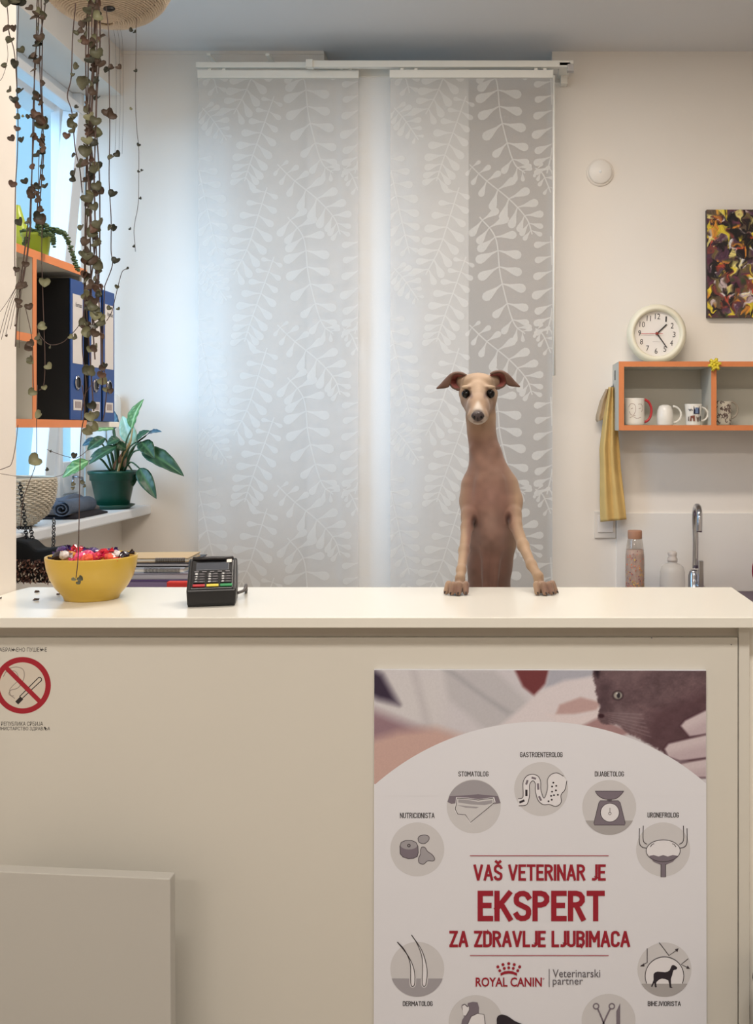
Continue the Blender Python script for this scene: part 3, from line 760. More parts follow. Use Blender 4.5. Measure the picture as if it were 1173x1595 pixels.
F_g = fabric('curtain_cloth', (220, 214, 207), 0.42, 0.10)
F_p = fabric('curtain_print', (230, 227, 221), 0.34, 0.10)
F_w = fabric('plain_white_cloth', (244, 242, 238), 0.05, 0.1)
SPR = []   # stem points, half-length start / middle / end of leaves, pairs, sides
def sprig(pts, l0, l1, l2, n, sides=(1, -1), wd=0.36, lean=60): SPR.append((pts, l0, l1, l2, n, sides, wd, lean))
sprig([(139, 338), (164, 371), (172, 431), (191, 500), (210, 520)], 30, 40, 14, 10)
sprig([(123, 256), (148, 280), (186, 311), (212, 340), (221, 365)], 14, 38, 16, 9)
sprig([(118, 150), (100, 200), (82, 250), (72, 282)], 16, 34, 24, 9)
sprig([(107, 292), (92, 340), (76, 388), (55, 428)], 20, 36, 26, 8)
sprig([(6, 168), (22, 186), (44, 218)], 18, 26, 10, 6)
sprig([(-4, 240), (6, 290), (18, 345), (30, 395)], 24, 36, 16, 8)
sprig([(250, 118), (252, 170), (252, 230), (244, 270)], 26, 34, 24, 7, (1, -1))
sprig([(226, 262), (238, 272), (250, 300)], 12, 18, 12, 4)
def drop(base, ang, Ln, wd):
    ca, sa = math.cos(ang), math.sin(ang)
    prof = [(0, .02), (.3, .05), (.5, .11), (.68, .17), (.84, .19), (.95, .13), (1.0, .05)]
    up = [(t * Ln, w_ * Ln * wd / .36) for t, w_ in prof]
    pts = up + [(x, -y) for x, y in reversed(up)]
    return [(base[0] + x * ca - y * sa, base[1] + x * sa + y * ca) for x, y in pts]
def leaf_print(parent, x_left, width, y_top, y_bot, d, seed):
    """the printed fern motif: leaves and stems as flat cloth-thin shapes on the panel"""
    y = d - 0.0006; mb = MB(); T = 250
    def put(poly):
        q_ = [(min(max(x, 0.5), width - 0.5), v) for x, v in poly]
        if max(v for _, v in q_) < y_top or min(v for _, v in q_) > y_bot: return
        q_ = [(x, min(max(v, y_top), y_bot)) for x, v in q_]
        xs = [x for x, _ in q_]
        if max(xs) - min(xs) < 1.5: return
        yk = y - 5e-6 * (len(mb.f) % 60)
        mb.add([(PX(x_left + x, d), yk, PZ(v, d)) for x, v in q_], [tuple(range(len(q_)))])
    for rep in range(-1, 5):
        for pts, l0, l1, l2, n, sides, wd, lean in SPR:
            sp = [Vector((x, v + T * rep, 0)) for x, v in pts]
            cv = spline(sp, 8); m_ = len(cv)
            for i in range(m_ - 1):
                a_, b_ = cv[i], cv[i + 1]; t = (b_ - a_).normalized(); nn = Vector((-t.y, t.x, 0)) * 1.0
                put([(a_ + nn)[:2], (b_ + nn)[:2], (b_ - nn)[:2], (a_ - nn)[:2]])
            for k in range(n):
                f = (k + .4) / n; idx = min(int(f * (m_ - 1)), m_ - 2)
                p_ = cv[idx].lerp(cv[idx + 1], f * (m_ - 1) - idx); t = cv[idx + 1] - cv[idx]
                an = math.atan2(t.y, t.x)
                Ln = (l0 + (l1 - l0) * f * 2) if f < .5 else (l1 + (l2 - l1) * (f - .5) * 2)
                for s_ in sides:
                    put(drop((p_.x, p_.y), an + s_ * math.radians(82 - 34 * f), Ln * (0.94 + .12 * ((k * 7 + s_ * 3) % 5) / 5), wd))
    return tag(mb.build('leaf_print', F_p, parent, fixn=False), kind='stuff')
def panel(x0, x1, y_top, d, label, printed, cloth, cat='curtain', extras=True):
    t = thing('panel_curtain', label, cat, P((x0 + x1) / 2, 1150, d), 'sliding panel curtains')
    zb = 0.14
    mb = MB(); nx = 24; nz = 20
    for j in range(nz + 1):
        for i in range(nx + 1):
            u = i / nx; z = PZ(y_top + 3, d) + (zb - PZ(y_top + 3, d)) * j / nz
            mb.v.append((PX(x0, d) + (PX(x1, d) - PX(x0, d)) * u, d, z))
    for j in range(nz):
        for i in range(nx):
            k = j * (nx + 1) + i; mb.f.append((k, k + 1, k + nx + 2, k + nx + 1))
    mb.build('cloth', cloth, t, fixn=False)
    MB().box(PX(x0 - 1, d), PX(x1 + 1, d), d - .006, d + .006, PZ(y_top + 12, d), PZ(y_top, d)).build('top_bar', M_white, t, bevel=.001)
    MB().box(PX(x0, d), PX(x1, d), d - .005, d + .005, zb - .02, zb).build('bottom_bar', M_white, t, bevel=.001)
    for x in (x0 + 18, x0 + 40, x1 - 26, x1 - 12):
        MB().box(PX(x - 2.5, d), PX(x + 2.5, d), d - .004, d + .004, PZ(y_top + 1, d), PZ(y_top - 3, d)).build('glider', M_white, t)
    if printed: leaf_print(t, x0, x1 - x0, y_top + 13, 1400, d, 1)
    return t
panel(309, 558, 110, 3.802, 'left grey panel curtain with pale fern print, beside the potted plant', True, F_g)
panel(478, 730, 108.5, 3.845, 'plain white panel curtain showing between the two grey printed ones', False, F_w)
rp = panel(608, 860.8, 109.5, 3.767, 'right grey panel curtain with pale fern print, behind the dog', True, F_g)
tag(MB().tube([P(863, 118, 3.75), P(863, 585, 3.75)], .0045, 8).build('pull_rod', M_white, smooth=True), 'thin white pull rod hanging at the right curtain edge', 'rod')

# ------------------------------------------------------------------ ventilation cap on the wall
v_ = thing('ceiling_cap', 'small round white cap on the wall above the clock', 'cover', P(935, 269, BACK))
v_.name = 'round_wall_cap'
RM = Matrix.Translation(P(934.5, 269, BACK)) @ Matrix.Rotation(PI / 2, 4, 'X')
MB().lathe([(.052, 0), (.052, .006), (.046, .009)], 40, RM, cap0=False).build('rim_plate', mat('cap_white', (232, 224, 214), .5), v_, smooth=True, bevel=.001)
MB().lathe([(.045, .009), (.0445, .014), (.041, .0175), (.0, .0185)], 40, RM, cap0=False, cap1=False).build('dome', mat('cap_white2', (238, 232, 224), .35), v_, smooth=True)
MB().lathe([(.006, .0175), (.005, .022), (0, .023)], 16, RM, cap0=False, cap1=False).build('centre_button', mat('button_white', (250, 250, 248), .2), v_, smooth=True)

# ------------------------------------------------------------------ wall shelf with mugs
DS = F * 1.0 / 434
sx0 = PX(964, DS); shz0, shz1 = PZ(670.5, DS), PZ(563, DS)
TH = 8.2 * DS / F
sx1 = sx0 + 0.98
ws = thing('wall_shelf', 'orange-edged open wall shelf with mugs, clock on top', 'shelf', (sx0, BACK, shz0))
def board(x0, x1, z0, z1, nm='board', y0=DS, y1=BACK - 0.001):
    b = MB().box(x0, x1, y0 + .0015, y1, z0, z1).build(nm, M_shelfin, ws)
    MB().box(x0, x1, y0, y0 + .0015, z0, z1).build('edge_band', M_orange, b)
board(sx0, sx1, shz1 - TH, shz1, 'top_board')
board(sx0, sx1, shz0, shz0 + TH, 'bottom_board')
board(sx0, sx0 + TH, shz0 + TH, shz1 - TH, 'side_board')
xd = PX(1108, DS)
board(xd, xd + TH, shz0 + TH, shz1 - TH, 'divider')
board(sx1 - TH, sx1, shz0 + TH, shz1 - TH, 'side_board')
MB().box(sx0 + TH, sx1 - TH, BACK - .012, BACK - .002, shz0 + TH, shz1 - TH).build('back_board', mat('shelf_back', (206, 202, 190), .6), ws)
MB().box(sx0 + TH, sx1 - TH, BACK - .035, BACK - .012, shz0 + TH, shz0 + .155).build('rear_rail', mat('shelf_back', (206, 202, 190), .6), ws, bevel=.001)
MB().box(sx0 - .002, sx0, 3.80, 3.815, PZ(592, 3.8), PZ(577, 3.8)).build('side_slot', M_dark, ws)

def handle_pts(x, z0, z1, out, d, n=10):
    c = []
    for i in range(n + 1):
        a_ = PI / 2 - PI * i / n
        c.append((x + out * math.cos(a_), d, (z0 + z1) / 2 + (z1 - z0) / 2 * math.sin(a_)))
    return c
def mug(name, label, cx, d, w_px, h_px, m, hm, hy0, hy1, out_px, prof=None, inner=None, base_z=None):
    s = d / F; x = PX(cx, d); zb = base_z if base_z is not None else shz0 + TH
    R = w_px / 2 * s; Hh = h_px * s
    t = thing(name, label, 'mug', (x, d, zb), 'mugs in the wall shelf')
    M = Matrix.Translation((x, d, zb))
    p = prof or [(.86, 0), (.97, .04), (1, .12), (1, .97), (.985, 1.0), (.93, 1.0), (.91, .96), (.91, .1), (0, .07)]
    MB().lathe([(a * R, b * Hh) for a, b in p], 32, M, cap1=False).build('cup', m, t, smooth=True)
    hp = handle_pts(x + R * .93, zb + Hh * hy0, zb + Hh * hy1, out_px * s, d - .0)
    MB().tube(hp, [R * .15] + [R * .13] * (len(hp) - 2) + [R * .15], 8).build('handle', hm, t, smooth=True)
    return t
M_mug = mat('mug_white', (232, 228, 220), 0.18)
DM = DS + .06
def on_cylinder(name, t, cx, d, w_px, shapes, m, k=1.01):
    """flat print in px around the mug centre wrapped on its front"""
    s = d / F; R = w_px / 2 * s * k; x = PX(cx, d); mb = MB()
    for poly in shapes:
        vs = []
        for px, py in poly:
            a_ = (px - cx) * s / R; a_ = max(-1.5, min(1.5, a_))
            vs.append((x + R * math.sin(a_), d - R * math.cos(a_), PZ(py, d) ))
        mb.add(vs, [tuple(range(len(vs)))])
    return mb.build(name, m, t, fixn=False)
def strokes(lines, wd):
    out = []
    for ln in lines:
        for a_, b_ in zip(ln[:-1], ln[1:]):
            a2, b2 = Vector(a_), Vector(b_); tt = (b2 - a2)
            if tt.length < .01: continue
            nn = Vector((-tt.y, tt.x)).normalized() * wd / 2
            out.append([tuple(a2 + nn), tuple(b2 + nn), tuple(b2 - nn), tuple(a2 - nn)])
    return out
sc_ = DM
def ym(y): return y
m1 = mug('mug', 'white mug with faint face drawing and a red handle', 988.5, DM, 31, 42, M_mug, mat('mug_red', (184, 50, 56), .25), .12, .95, 12)
on_cylinder('line_drawing', m1, 988.5, DM, 31, strokes([curve2([(977, 634), (981, 629), (987, 631), (988, 640), (985, 647)], 3), curve2([(992, 630), (998, 630), (1001, 636), (998, 642)], 3), curve2([(978, 641), (981, 646), (988, 648)], 3),
            curve2([(979, 651), (984, 649), (990, 652), (997, 650)], 3), [(981, 637), (984, 636)], [(993, 637), (997, 636)]], .8), mat('mug_line', (170, 150, 140), .4))
mug('mug', 'plain white domed mug between the red-handled and the dog mug', 1036, DM + .01, 26, 32, M_mug, M_mug, .12, .92, 13,
    prof=[(.9, 0), (1, .05), (1, .45), (.92, .72), (.72, .92), (.4, .995), (0, 1.0)])
dm = mug('mug', 'white mug printed with dogs and a dark blue window', 1080, DM, 25, 33, M_mug, M_mug, .2, .84, 11,
         prof=[(.88, 0), (.94, .04), (.95, .5), (1.08, .97), (1.06, 1.0), (1, 1), (.9, .5), (.88, .1), (0, .07)])
on_cylinder('print_window', dm, 1080, DM, 25, [[(1078, 633), (1088, 633), (1088, 645), (1078, 645)]], mat('mug_navy', (28, 30, 62), .3), 1.07)
on_cylinder('print_window_pane', dm, 1080, DM, 25, [[(1080.5, 635), (1085.5, 635), (1085.5, 644), (1080.5, 644)]], mat('mug_blue', (110, 130, 165), .3), 1.09)
on_cylinder('print_dog', dm, 1080, DM, 25, [[(1072.5, 656), (1073, 648), (1080, 647), (1080, 656), (1077.5, 656), (1077, 651), (1075, 651), (1074.5, 656)]], mat('mug_brown', (120, 62, 46), .3), 1.05)
on_cylinder('print_dog', dm, 1080, DM, 25, [[(1082, 648), (1085, 651), (1088, 648), (1086, 657), (1084, 657)], [(1069, 650), (1071, 648), (1071, 656), (1069, 656)]], mat('mug_tan', (110, 96, 88), .3), 1.05)
on_cylinder('print_lettering', dm, 1080, DM, 25, strokes([[(1070, 637), (1072, 640)], [(1073, 637), (1073, 640)], [(1075, 637), (1076, 640)]], 1.2), mat('mug_grey', (70, 66, 70), .3), 1.07)
on_cylinder('print_dog', dm, 1080, DM, 25, [[(1088.5, 656), (1089, 649), (1092, 647), (1092.5, 656), (1091, 656), (1091, 651), (1090, 656)]], mat('mug_black', (40, 36, 40), .3), 1.05)
fm = mug('mug', 'cream mug with grey scribbled pattern right of the shelf divider', 1126, DM + .03, 26, 37, mat('mug_cream', (214, 206, 190), .25), mat('mug_grey_handle', (160, 150, 136), .3), .3, 1.0, 11)
rr_ = random.Random(3); L_ = []
for i in range(46):
    x = 1126 + rr_.uniform(-12, 12); y = rr_.uniform(627, 659); a_ = rr_.uniform(0, 6.28)
    L_.append([(x, y), (x + 3 * math.cos(a_), y + 3 * math.sin(a_)), (x + 4.5 * math.cos(a_ + .9), y + 4.5 * math.sin(a_ + .9))])
on_cylinder('scribble_print', fm, 1126, DM + .03, 26, strokes(L_, 1.3), mat('mug_scribble', (104, 84, 78), .4), 1.02)

# gift bow on the shelf edge
bw = thing('gift_bow', 'yellow curly gift bow on the front edge of the wall shelf', 'bow', P(1113, 568, DS - .012))
M_bow = mat('bow_yellow', (226, 206, 60), .35)
for i in range(12):
    a_ = 2 * PI * i / 12 + .2; r1 = (7.5 if i % 2 else 10.5) * DS / F
    c = P(1113, 568, DS - .012); dv = Vector((math.cos(a_), 0, math.sin(a_)))
    pts = [c, c + dv * r1 * .6 + Vector((0, -.012, 0)), c + dv * r1 + Vector((0, -.004, 0)), c + dv * r1 * .7 + Vector((0, .006, 0)), c + Vector((0, .008, 0))]
    cv = spline(pts, 4); sd = dv.cross(Vector((0, 1, 0))) * .0045; mb = MB()
    mb.add([tuple(p + sd) for p in cv] + [tuple(p - sd) for p in cv], [(k, k + 1, len(cv) + k + 1, len(cv) + k) for k in range(len(cv) - 1)])
    mb.build('loop', M_bow, bw, fixn=False, smooth=True, solid=.0006)
MB().ball(tuple(P(1113, 568, DS - .02)), .006).build('bow_centre', M_bow, bw, smooth=True)

# ------------------------------------------------------------------ clock
RC = 46.5; DCK = 3.80
zc_ = shz1 + RC * DCK / F
cc = Vector((PX(1023.5, DCK), DCK, zc_))
ck = thing('wall_clock', 'round cream wall clock leaning on the wall above the shelf', 'clock', cc)
CM = Matrix.Translation(cc) @ Matrix.Rotation(math.radians(2.5), 4, 'Y') @ Matrix.Rotation(PI / 2, 4, 'X') @ Matrix.Scale(DCK / F, 4)
MB().lathe([(0, -22), (40, -22), (45.5, -16), (46.5, -8), (46, -1), (43, 5), (40, 7.5), (37.5, 7), (35.5, 3), (35, -2)], 64, CM, cap0=False, cap1=False).build('rim', mat('clock_cream', (236, 230, 208), .35), ck, smooth=True)
MB().lathe([(0, -2.2), (35.6, -2.2)], 64, CM, cap0=False, cap1=False).build('face', mat('clock_face', (232, 226, 220), .5), ck)
def cprint(name, poly, z, m):
    return MB().add([(x, y, z) for x, y in poly], [tuple(range(len(poly)))], CM).build(name, m, ck, fixn=False)
M_num = mat('clock_numeral', (52, 46, 46), .5)
for i in range(1, 13):
    vs, fs = text_poly(str(i), .0)
    a_ = PI / 2 - i * PI / 6; cx, cy = 27 * math.cos(a_), 27 * math.sin(a_)
    wd = 4.4 if i < 10 else 8.2
    if i == 1: wd = 2.4
    if i == 11: wd = 6.5
    MB().add([(cx + (u - .5) * wd, cy + (v - .5) * 8.6, -1.9) for u, v in vs], fs, CM).build('numeral', M_num, ck, fixn=False)
def hand(a_deg, L0, L1, w0, w1, z, m, name):
    a_ = math.radians(90 - a_deg); c_, s_ = math.cos(a_), math.sin(a_)
    poly = [(-L0, -w0), (L1, -w1), (L1, w1), (-L0, w0)]
    mb = MB()
    pts = [(x * c_ - y * s_, x * s_ + y * c_) for x, y in poly]
    mb.add([(x, y, z) for x, y in pts] + [(x, y, z + .5) for x, y in pts], [(0, 1, 2, 3), (7, 6, 5, 4), (0, 4, 5, 1), (1, 5, 6, 2), (2, 6, 7, 3), (3, 7, 4, 0)], CM)
    return mb.build(name, m, ck)
hand(44, 2, 21, 1.0, 1.0, -1.2, M_num, 'hour_hand')
hand(142, 3, 27, .9, .6, -.4, M_num, 'minute_hand')
hand(267, 9, 25, .35, .35, .4, mat('clock_red', (190, 60, 60), .4), 'second_hand')
MB().lathe([(2.2, -1.5), (2.2, 1.5), (0, 2)], 16, CM, cap0=False, cap1=False).build('hub', mat('clock_hub', (150, 60, 50), .4), ck, smooth=True)
MB().add([(-6, -13, -1.9), (6, -13, -1.9), (6, -12.2, -1.9), (-6, -12.2, -1.9)], [(0, 1, 2, 3)], CM).build('dial_mark', mat('dial_grey', (190, 184, 178), .5), ck, fixn=False)

# ------------------------------------------------------------------ abstract painting
DPA = 3.872
pt = thing('abstract_painting', 'frameless abstract canvas of dark, yellow, white and red strokes at the right edge', 'painting', P(1200, 494, DPA))
WPX = 170
X, Y = np.meshgrid(np.arange(0, WPX, .8), np.arange(0, 168, .8))
img = np.zeros(X.shape + (3,)); n1 = value_noise(X / 5, Y / 5, 11); n2 = value_noise(X / 9 + 7, Y / 9, 12)
img[:] = np.stack([52 + 60 * n1, 36 + 42 * n2, 38 + 40 * n1], -1)
pr_ = random.Random(21)
pal = [(238, 214, 60), (236, 232, 228), (226, 150, 54), (206, 80, 58), (18, 14, 18), (24, 16, 20), (84, 52, 74), (120, 104, 62), (210, 190, 190), (130, 60, 54), (100, 82, 64), (240, 226, 140), (28, 22, 26), (14, 12, 15)]
wx = X + 5 * (value_noise(X / 8, Y / 8, 31) - .5) * 2; wy = Y + 5 * (value_noise(X / 8 + 9, Y / 8, 32) - .5) * 2
for i in range(620):
    cx, cy = pr_.uniform(0, WPX), pr_.uniform(0, 168); L1 = pr_.uniform(5, 14); w1 = pr_.uniform(2, 5.2)
    a_ = pr_.choice([pr_.gauss(.9, .45), pr_.gauss(2.1, .5), pr_.gauss(1.5, .3)])
    dx, dy = wx - cx, wy - cy
    near = (np.abs(dx) < 16) & (np.abs(dy) < 16)
    u = dx * math.cos(a_) + dy * math.sin(a_); v = -dx * math.sin(a_) + dy * math.cos(a_)
    v = v + .05 * u * u / max(w1, 1) * pr_.choice([-1, 1])
    sd = np.where(near, (np.abs(v) / np.maximum(w1 * (1 - (u / L1)) * .8, .4) - 1) * 1.2, 9)
    mk = soft(sd, .5) * (np.abs(u) < L1) * near
    c = np.array(pr_.choice(pal), float)
    streak = .82 + .3 * value_noise(v * 1.3 + 50 + i, u / 9 + 50, 40)
    mk = mk * np.clip(.65 + .5 * value_noise(v * 1.1 + i, u / 8 + 60, 41), 0, 1)
    img[:] = img * (1 - mk[..., None]) + np.clip(c * streak[..., None], 0, 255) * mk[..., None]
MB().prism([(PX(1101, DPA), PZ(326.5, DPA)), (PX(1101 + WPX, DPA), PZ(326.5, DPA)), (PX(1102 + WPX, DPA), PZ(494.5, DPA)), (PX(1102, DPA), PZ(494.5, DPA))], DPA, BACK - .001).build('canvas', mat('canvas_edge', (52, 38, 42), .6), pt)
picture('painted_surface', img, [(PX(1101, DPA), DPA - .0006, PZ(326.5, DPA)), (PX(1101 + WPX, DPA), DPA - .0006, PZ(326.5, DPA)), (PX(1102, DPA), DPA - .0006, PZ(494.5, DPA))], mat('oil_paint', (128, 128, 128), .35, attr='ink', bump=.3, bscale=150), pt)

# ------------------------------------------------------------------ kitchen corner: worktop, backsplash, tap, bottles, socket, towel
ZW = H - 0.615
struct('trim_2', MB().box(PX(960, BACK), XR, BACK - .008, BACK, ZW, PZ(799, BACK)), mat('backsplash_white', (232, 228, 222), .3), bevel=.001)
kc = thing('kitchen_unit', 'low kitchen unit with dark violet worktop at the back wall', 'kitchen unit', (1.2, 3.6, 0))
MB().box(PX(950, BACK), XR - .01, 3.30, BACK - .009, ZW - .035, ZW).build('worktop', mat('worktop_violet', (92, 74, 92), .4), kc, bevel=.003)
for i in range(3):
    x0 = PX(950, BACK) + .01 + i * .62
    MB().box(x0, x0 + .6, 3.34, 3.88, .1, ZW - .036).build('cabinet_body', M_white, kc)
    dd = MB().box(x0 + .005, x0 + .595, 3.32, 3.34, .12, ZW - .045).build('door', M_white, kc, bevel=.002)
    MB().tube([(x0 + .5, 3.30, ZW - .1), (x0 + .58, 3.30, ZW - .1)], .005).build('handle', M_steel, dd)
tp = thing('kitchen_tap', 'tall chrome swan-neck tap on the violet worktop', 'tap', (PX(1083, 3.72), 3.72, ZW))
d_ = 3.72; tx = PX(1083, d_)
MB().lathe([(.026, 0), (.026, .01), (.021, .014), (.021, .085), (.016, .1), (.012, .105)], 28, Matrix.Translation((PX(1081, d_), d_, ZW))).build('tap_body', M_chrome, tp, smooth=True)
MB().tube(spline([P(1083, 885, d_), P(1083.5, 840, d_), P(1082.5, 808, d_ - .005), P(1083.5, 793, d_ - .02), P(1086, 788.5, d_ - .05), P(1088.5, 793, d_ - .09), P(1089.5, 805, d_ - .11), P(1089, 829, d_ - .115)], 8), .0105, 14).build('spout', M_chrome, tp, smooth=True)
MB().box(PX(1087, d_ - .03), PX(1095, d_ - .03), d_ - .045, d_ - .03, PZ(912, d_), PZ(871, d_)).build('lever', M_chrome, tp, bevel=.003)
MB().tube([(tx, d_, ZW + .06), (tx + .02, d_ - .035, ZW + .04)], .013, 12).build('lever_joint', M_chrome, tp, smooth=True)

M_clear = pane_mat('clear_plastic', (236, 232, 228), .12, .05)
bt_ = thing('peach_bottle', 'clear bottle with orange-pink flecks and a peach cap by the wall', 'bottle', (PX(989, 3.74), 3.74, ZW))
s_ = 3.74 / F; BM = Matrix.Translation((PX(989, 3.74), 3.74, ZW))
zt_ = PZ(826, 3.74) - ZW
MB().lathe([(.03, 0), (.034, .006), (.0345, .06), (.0352, .10), (.0345, .15), (.030, .19), (.026, zt_ - .03), (.024, zt_ - .026)], 36, BM).build('bottle_body', M_clear, bt_, smooth=True)
MB().lathe([(.0262, zt_ - .030), (.0262, zt_ - .002), (.024, zt_)], 32, BM).build('cap', mat('cap_peach', (178, 132, 106), .5), bt_, smooth=True, bevel=.0008)
MB().lathe([(.001, .004), (.0315, .006), (.033, .06), (.0335, .12), (.032, .16), (.03, .175)], 24, BM).build('contents', mat('peach_content', (212, 188, 178), .4, var=.12, vscale=60), bt_, smooth=True)
rr_ = random.Random(5)
for mi, (nm, colr) in enumerate((('fleck', (226, 128, 92)), ('fleck', (234, 200, 90)), ('fleck', (150, 96, 110)), ('fleck', (224, 150, 130)))):
    mb = MB()
    for i in range(46):
        a_ = rr_.uniform(PI, 2 * PI); z = rr_.triangular(.02, .19, .03); r = .0350
        c = Vector((r * math.cos(a_), r * math.sin(a_), z)); u = Vector((-math.sin(a_), math.cos(a_), 0)); ww = rr_.uniform(.002, .0045)
        th = rr_.uniform(0, PI); e1 = u * math.cos(th) + Vector((0, 0, 1)) * math.sin(th); e2 = u * -math.sin(th) + Vector((0, 0, 1)) * math.cos(th)
        mb.add([tuple(c + e1 * ww), tuple(c + e2 * ww * .6), tuple(c - e1 * ww), tuple(c - e2 * ww * .6)], [(0, 1, 2, 3)], BM)
    tag(mb.build(nm, mat('fleck_%d' % mi, colr, .4), bt_, fixn=False), kind='stuff')
b2 = thing('stopper_bottle', 'pale frosted bottle with round stopper left of the tap', 'bottle', (PX(1047.5, 3.74), 3.74, ZW))
BM = Matrix.Translation((PX(1047.5, 3.74), 3.74, ZW))
M_frost = mat('frosted_bottle', (226, 220, 212), .35, alpha=.5)
MB().lathe([(.040, 0), (.045, .008), (.046, .06), (.045, .095), (.040, .112), (.028, .122), (.017, .126), (.016, .132)], 36, BM).build('bottle_body', M_frost, b2, smooth=True)
MB().lathe([(.018, .132), (.019, .142), (.014, .150), (.016, .156), (.017, .164), (.011, .170), (0, .172)], 28, BM, cap1=False).build('stopper', mat('stopper_frost', (216, 206, 198), .3, alpha=.8), b2, smooth=True)
rd = thing('crimson_dish', 'crimson round dish standing on the violet worktop, right edge', 'dish', (PX(1177, 3.7) + .08, 3.7, ZW))
MB().lathe([(0, 0), (.09, .004), (.10, .018), (.103, .02), (.09, .0), (0, -.004)], 40, Matrix.Translation((PX(1170.5, 3.7) + .1, 3.7, ZW + .103)) @ Matrix.Rotation(math.radians(84), 4, 'X'), cap0=False, cap1=False).build('dish_plate', mat('crimson', (136, 24, 56), .35), rd, smooth=True)

so_ = thing('wall_socket', 'white double socket plate on the wall under the towel', 'socket', P(942, 838, BACK))
MB().box(PX(926, BACK), PX(959, BACK), BACK - .008, BACK, PZ(838, BACK), PZ(796, BACK)).build('plate', mat('socket_white', (226, 220, 212), .4), so_, bevel=.002)
MB().box(PX(931, BACK), PX(955, BACK), BACK - .013, BACK - .008, PZ(829, BACK), PZ(802, BACK)).build('rocker', mat('socket_white2', (232, 226, 220), .35), so_, bevel=.002)

hk = tag(MB().tube([P(957, 597, BACK - .002), P(956, 598, 3.87), P(954, 606, 3.85), P(953, 602, 3.84)], .003, 8).build('towel_hook', M_steel, smooth=True), 'small steel hook holding the yellow towel', 'hook')
def towel(name, label, rows, d, m, folds, depth, seed):
    """rows: (y, xl, xr); pleated cloth hanging"""
    mb = MB(); nx = 40; cols = []
    ys = [r[0] for r in rows]
    yy = np.linspace(ys[0], ys[-1], 50)
    xl = np.interp(yy, ys, [r[1] for r in rows]); xr = np.interp(yy, ys, [r[2] for r in rows])
    for j, y in enumerate(yy):
        g = j / 49
        for i in range(nx + 1):
            u = i / nx
            off = depth * (math.sin(u * folds * 2 * PI + seed + .8 * math.sin(g * 3)) * .5 + .35 * math.sin(u * folds * 3.1 + seed * 2 + g * 2)) * (1.1 - .45 * g)
            bul = -.02 * math.sin(u * PI)
            mb.v.append(tuple(P(xl[j] + (xr[j] - xl[j]) * u, y + (4 * (1 - u) if j > 44 else 0), d + off + bul)))
    for j in range(49):
        for i in range(nx):
            k = j * (nx + 1) + i; mb.f.append((k, k + 1, k + nx + 2, k + nx + 1))
    o = mb.build(name, m, smooth=True, fixn=False, solid=.002)
    return tag(o, label, 'towel')
M_tow = mat('towel_yellow', (214, 182, 116), .9, var=.07, vscale=12, bump=.5, bscale=400)
tw = towel('towel', 'long mustard yellow towel hanging at the left end of the wall shelf', [(603, 948, 957), (625, 944, 959), (650, 940, 961), (700, 934, 965), (730, 935, 967), (780, 934.5, 973), (809, 935.5, 976)], 3.84, M_tow, 2.2, .022, 1.0)
towel('face_cloth', 'small beige folded cloth behind the top of the yellow towel', [(606, 944, 951), (624, 935, 950), (638, 931, 948), (650, 928, 942), (653, 930, 940)], 3.868, mat('cloth_beige', (176, 156, 130), .9, var=.1, vscale=14, bump=.4, bscale=300), 1.4, .01, 2.0)

# ------------------------------------------------------------------ shelf in front of the window with ring binders
XL = -0.97; XB = -1.26
ls = thing('binder_shelf', 'orange-edged shelf before the window holding a blue ring binder', 'shelf', (XL, 2.1, H))
TH2 = .017
YA, YB_ = YP + .003, 2.392
ZSH = H + .37
def lboard(nm, y0, y1, z0, z1, edge=True):
    b = MB().box(XB, XL - .0015, y0, y1, z0, z1).build(nm, M_shelfin, ls)
    MB().box(XL - .0015, XL, y0, y1, z0, z1).build('edge_band', M_orange, b)
    return b
lboard('top_board', YA, YB_, ZSH - TH2, ZSH)
lboard('bottom_board', YA, YB_, H + .003, H + .003 + TH2)
lboard('divider', 2.118, 2.118 + TH2, H + .02, ZSH - TH2)
lboard('small_shelf', YA, 2.118, H + .178, H + .178 + TH2)
MB().box(XB - .008, XB, YA, YB_, H + .003, ZSH).build('back_board', mat('shelf_back', (206, 202, 190), .6), ls)
MB().box(XB, XL - .012, YB_ - .012, YB_, H + .02, ZSH - TH2).build('end_board', M_shelfin, ls)
wb = thing('white_bracket_shelf', 'narrow white shelf board under the two far ring binders', 'shelf', (XL, 2.5, H))
MB().box(XB, XL - .01, YB_ + .001, 2.62, H + .004, H + .0175).build('board', M_white, wb, bevel=.001)
for y in (2.43, 2.60):
    MB().box(XB, XB + .02, y, y + .01, H - .06, H + .004).build('bracket', M_white, wb)
MB().box(XB - .01, XB, YB_ + .001, 2.62, H - .06, H + .2).build('back_rail', M_white, wb)

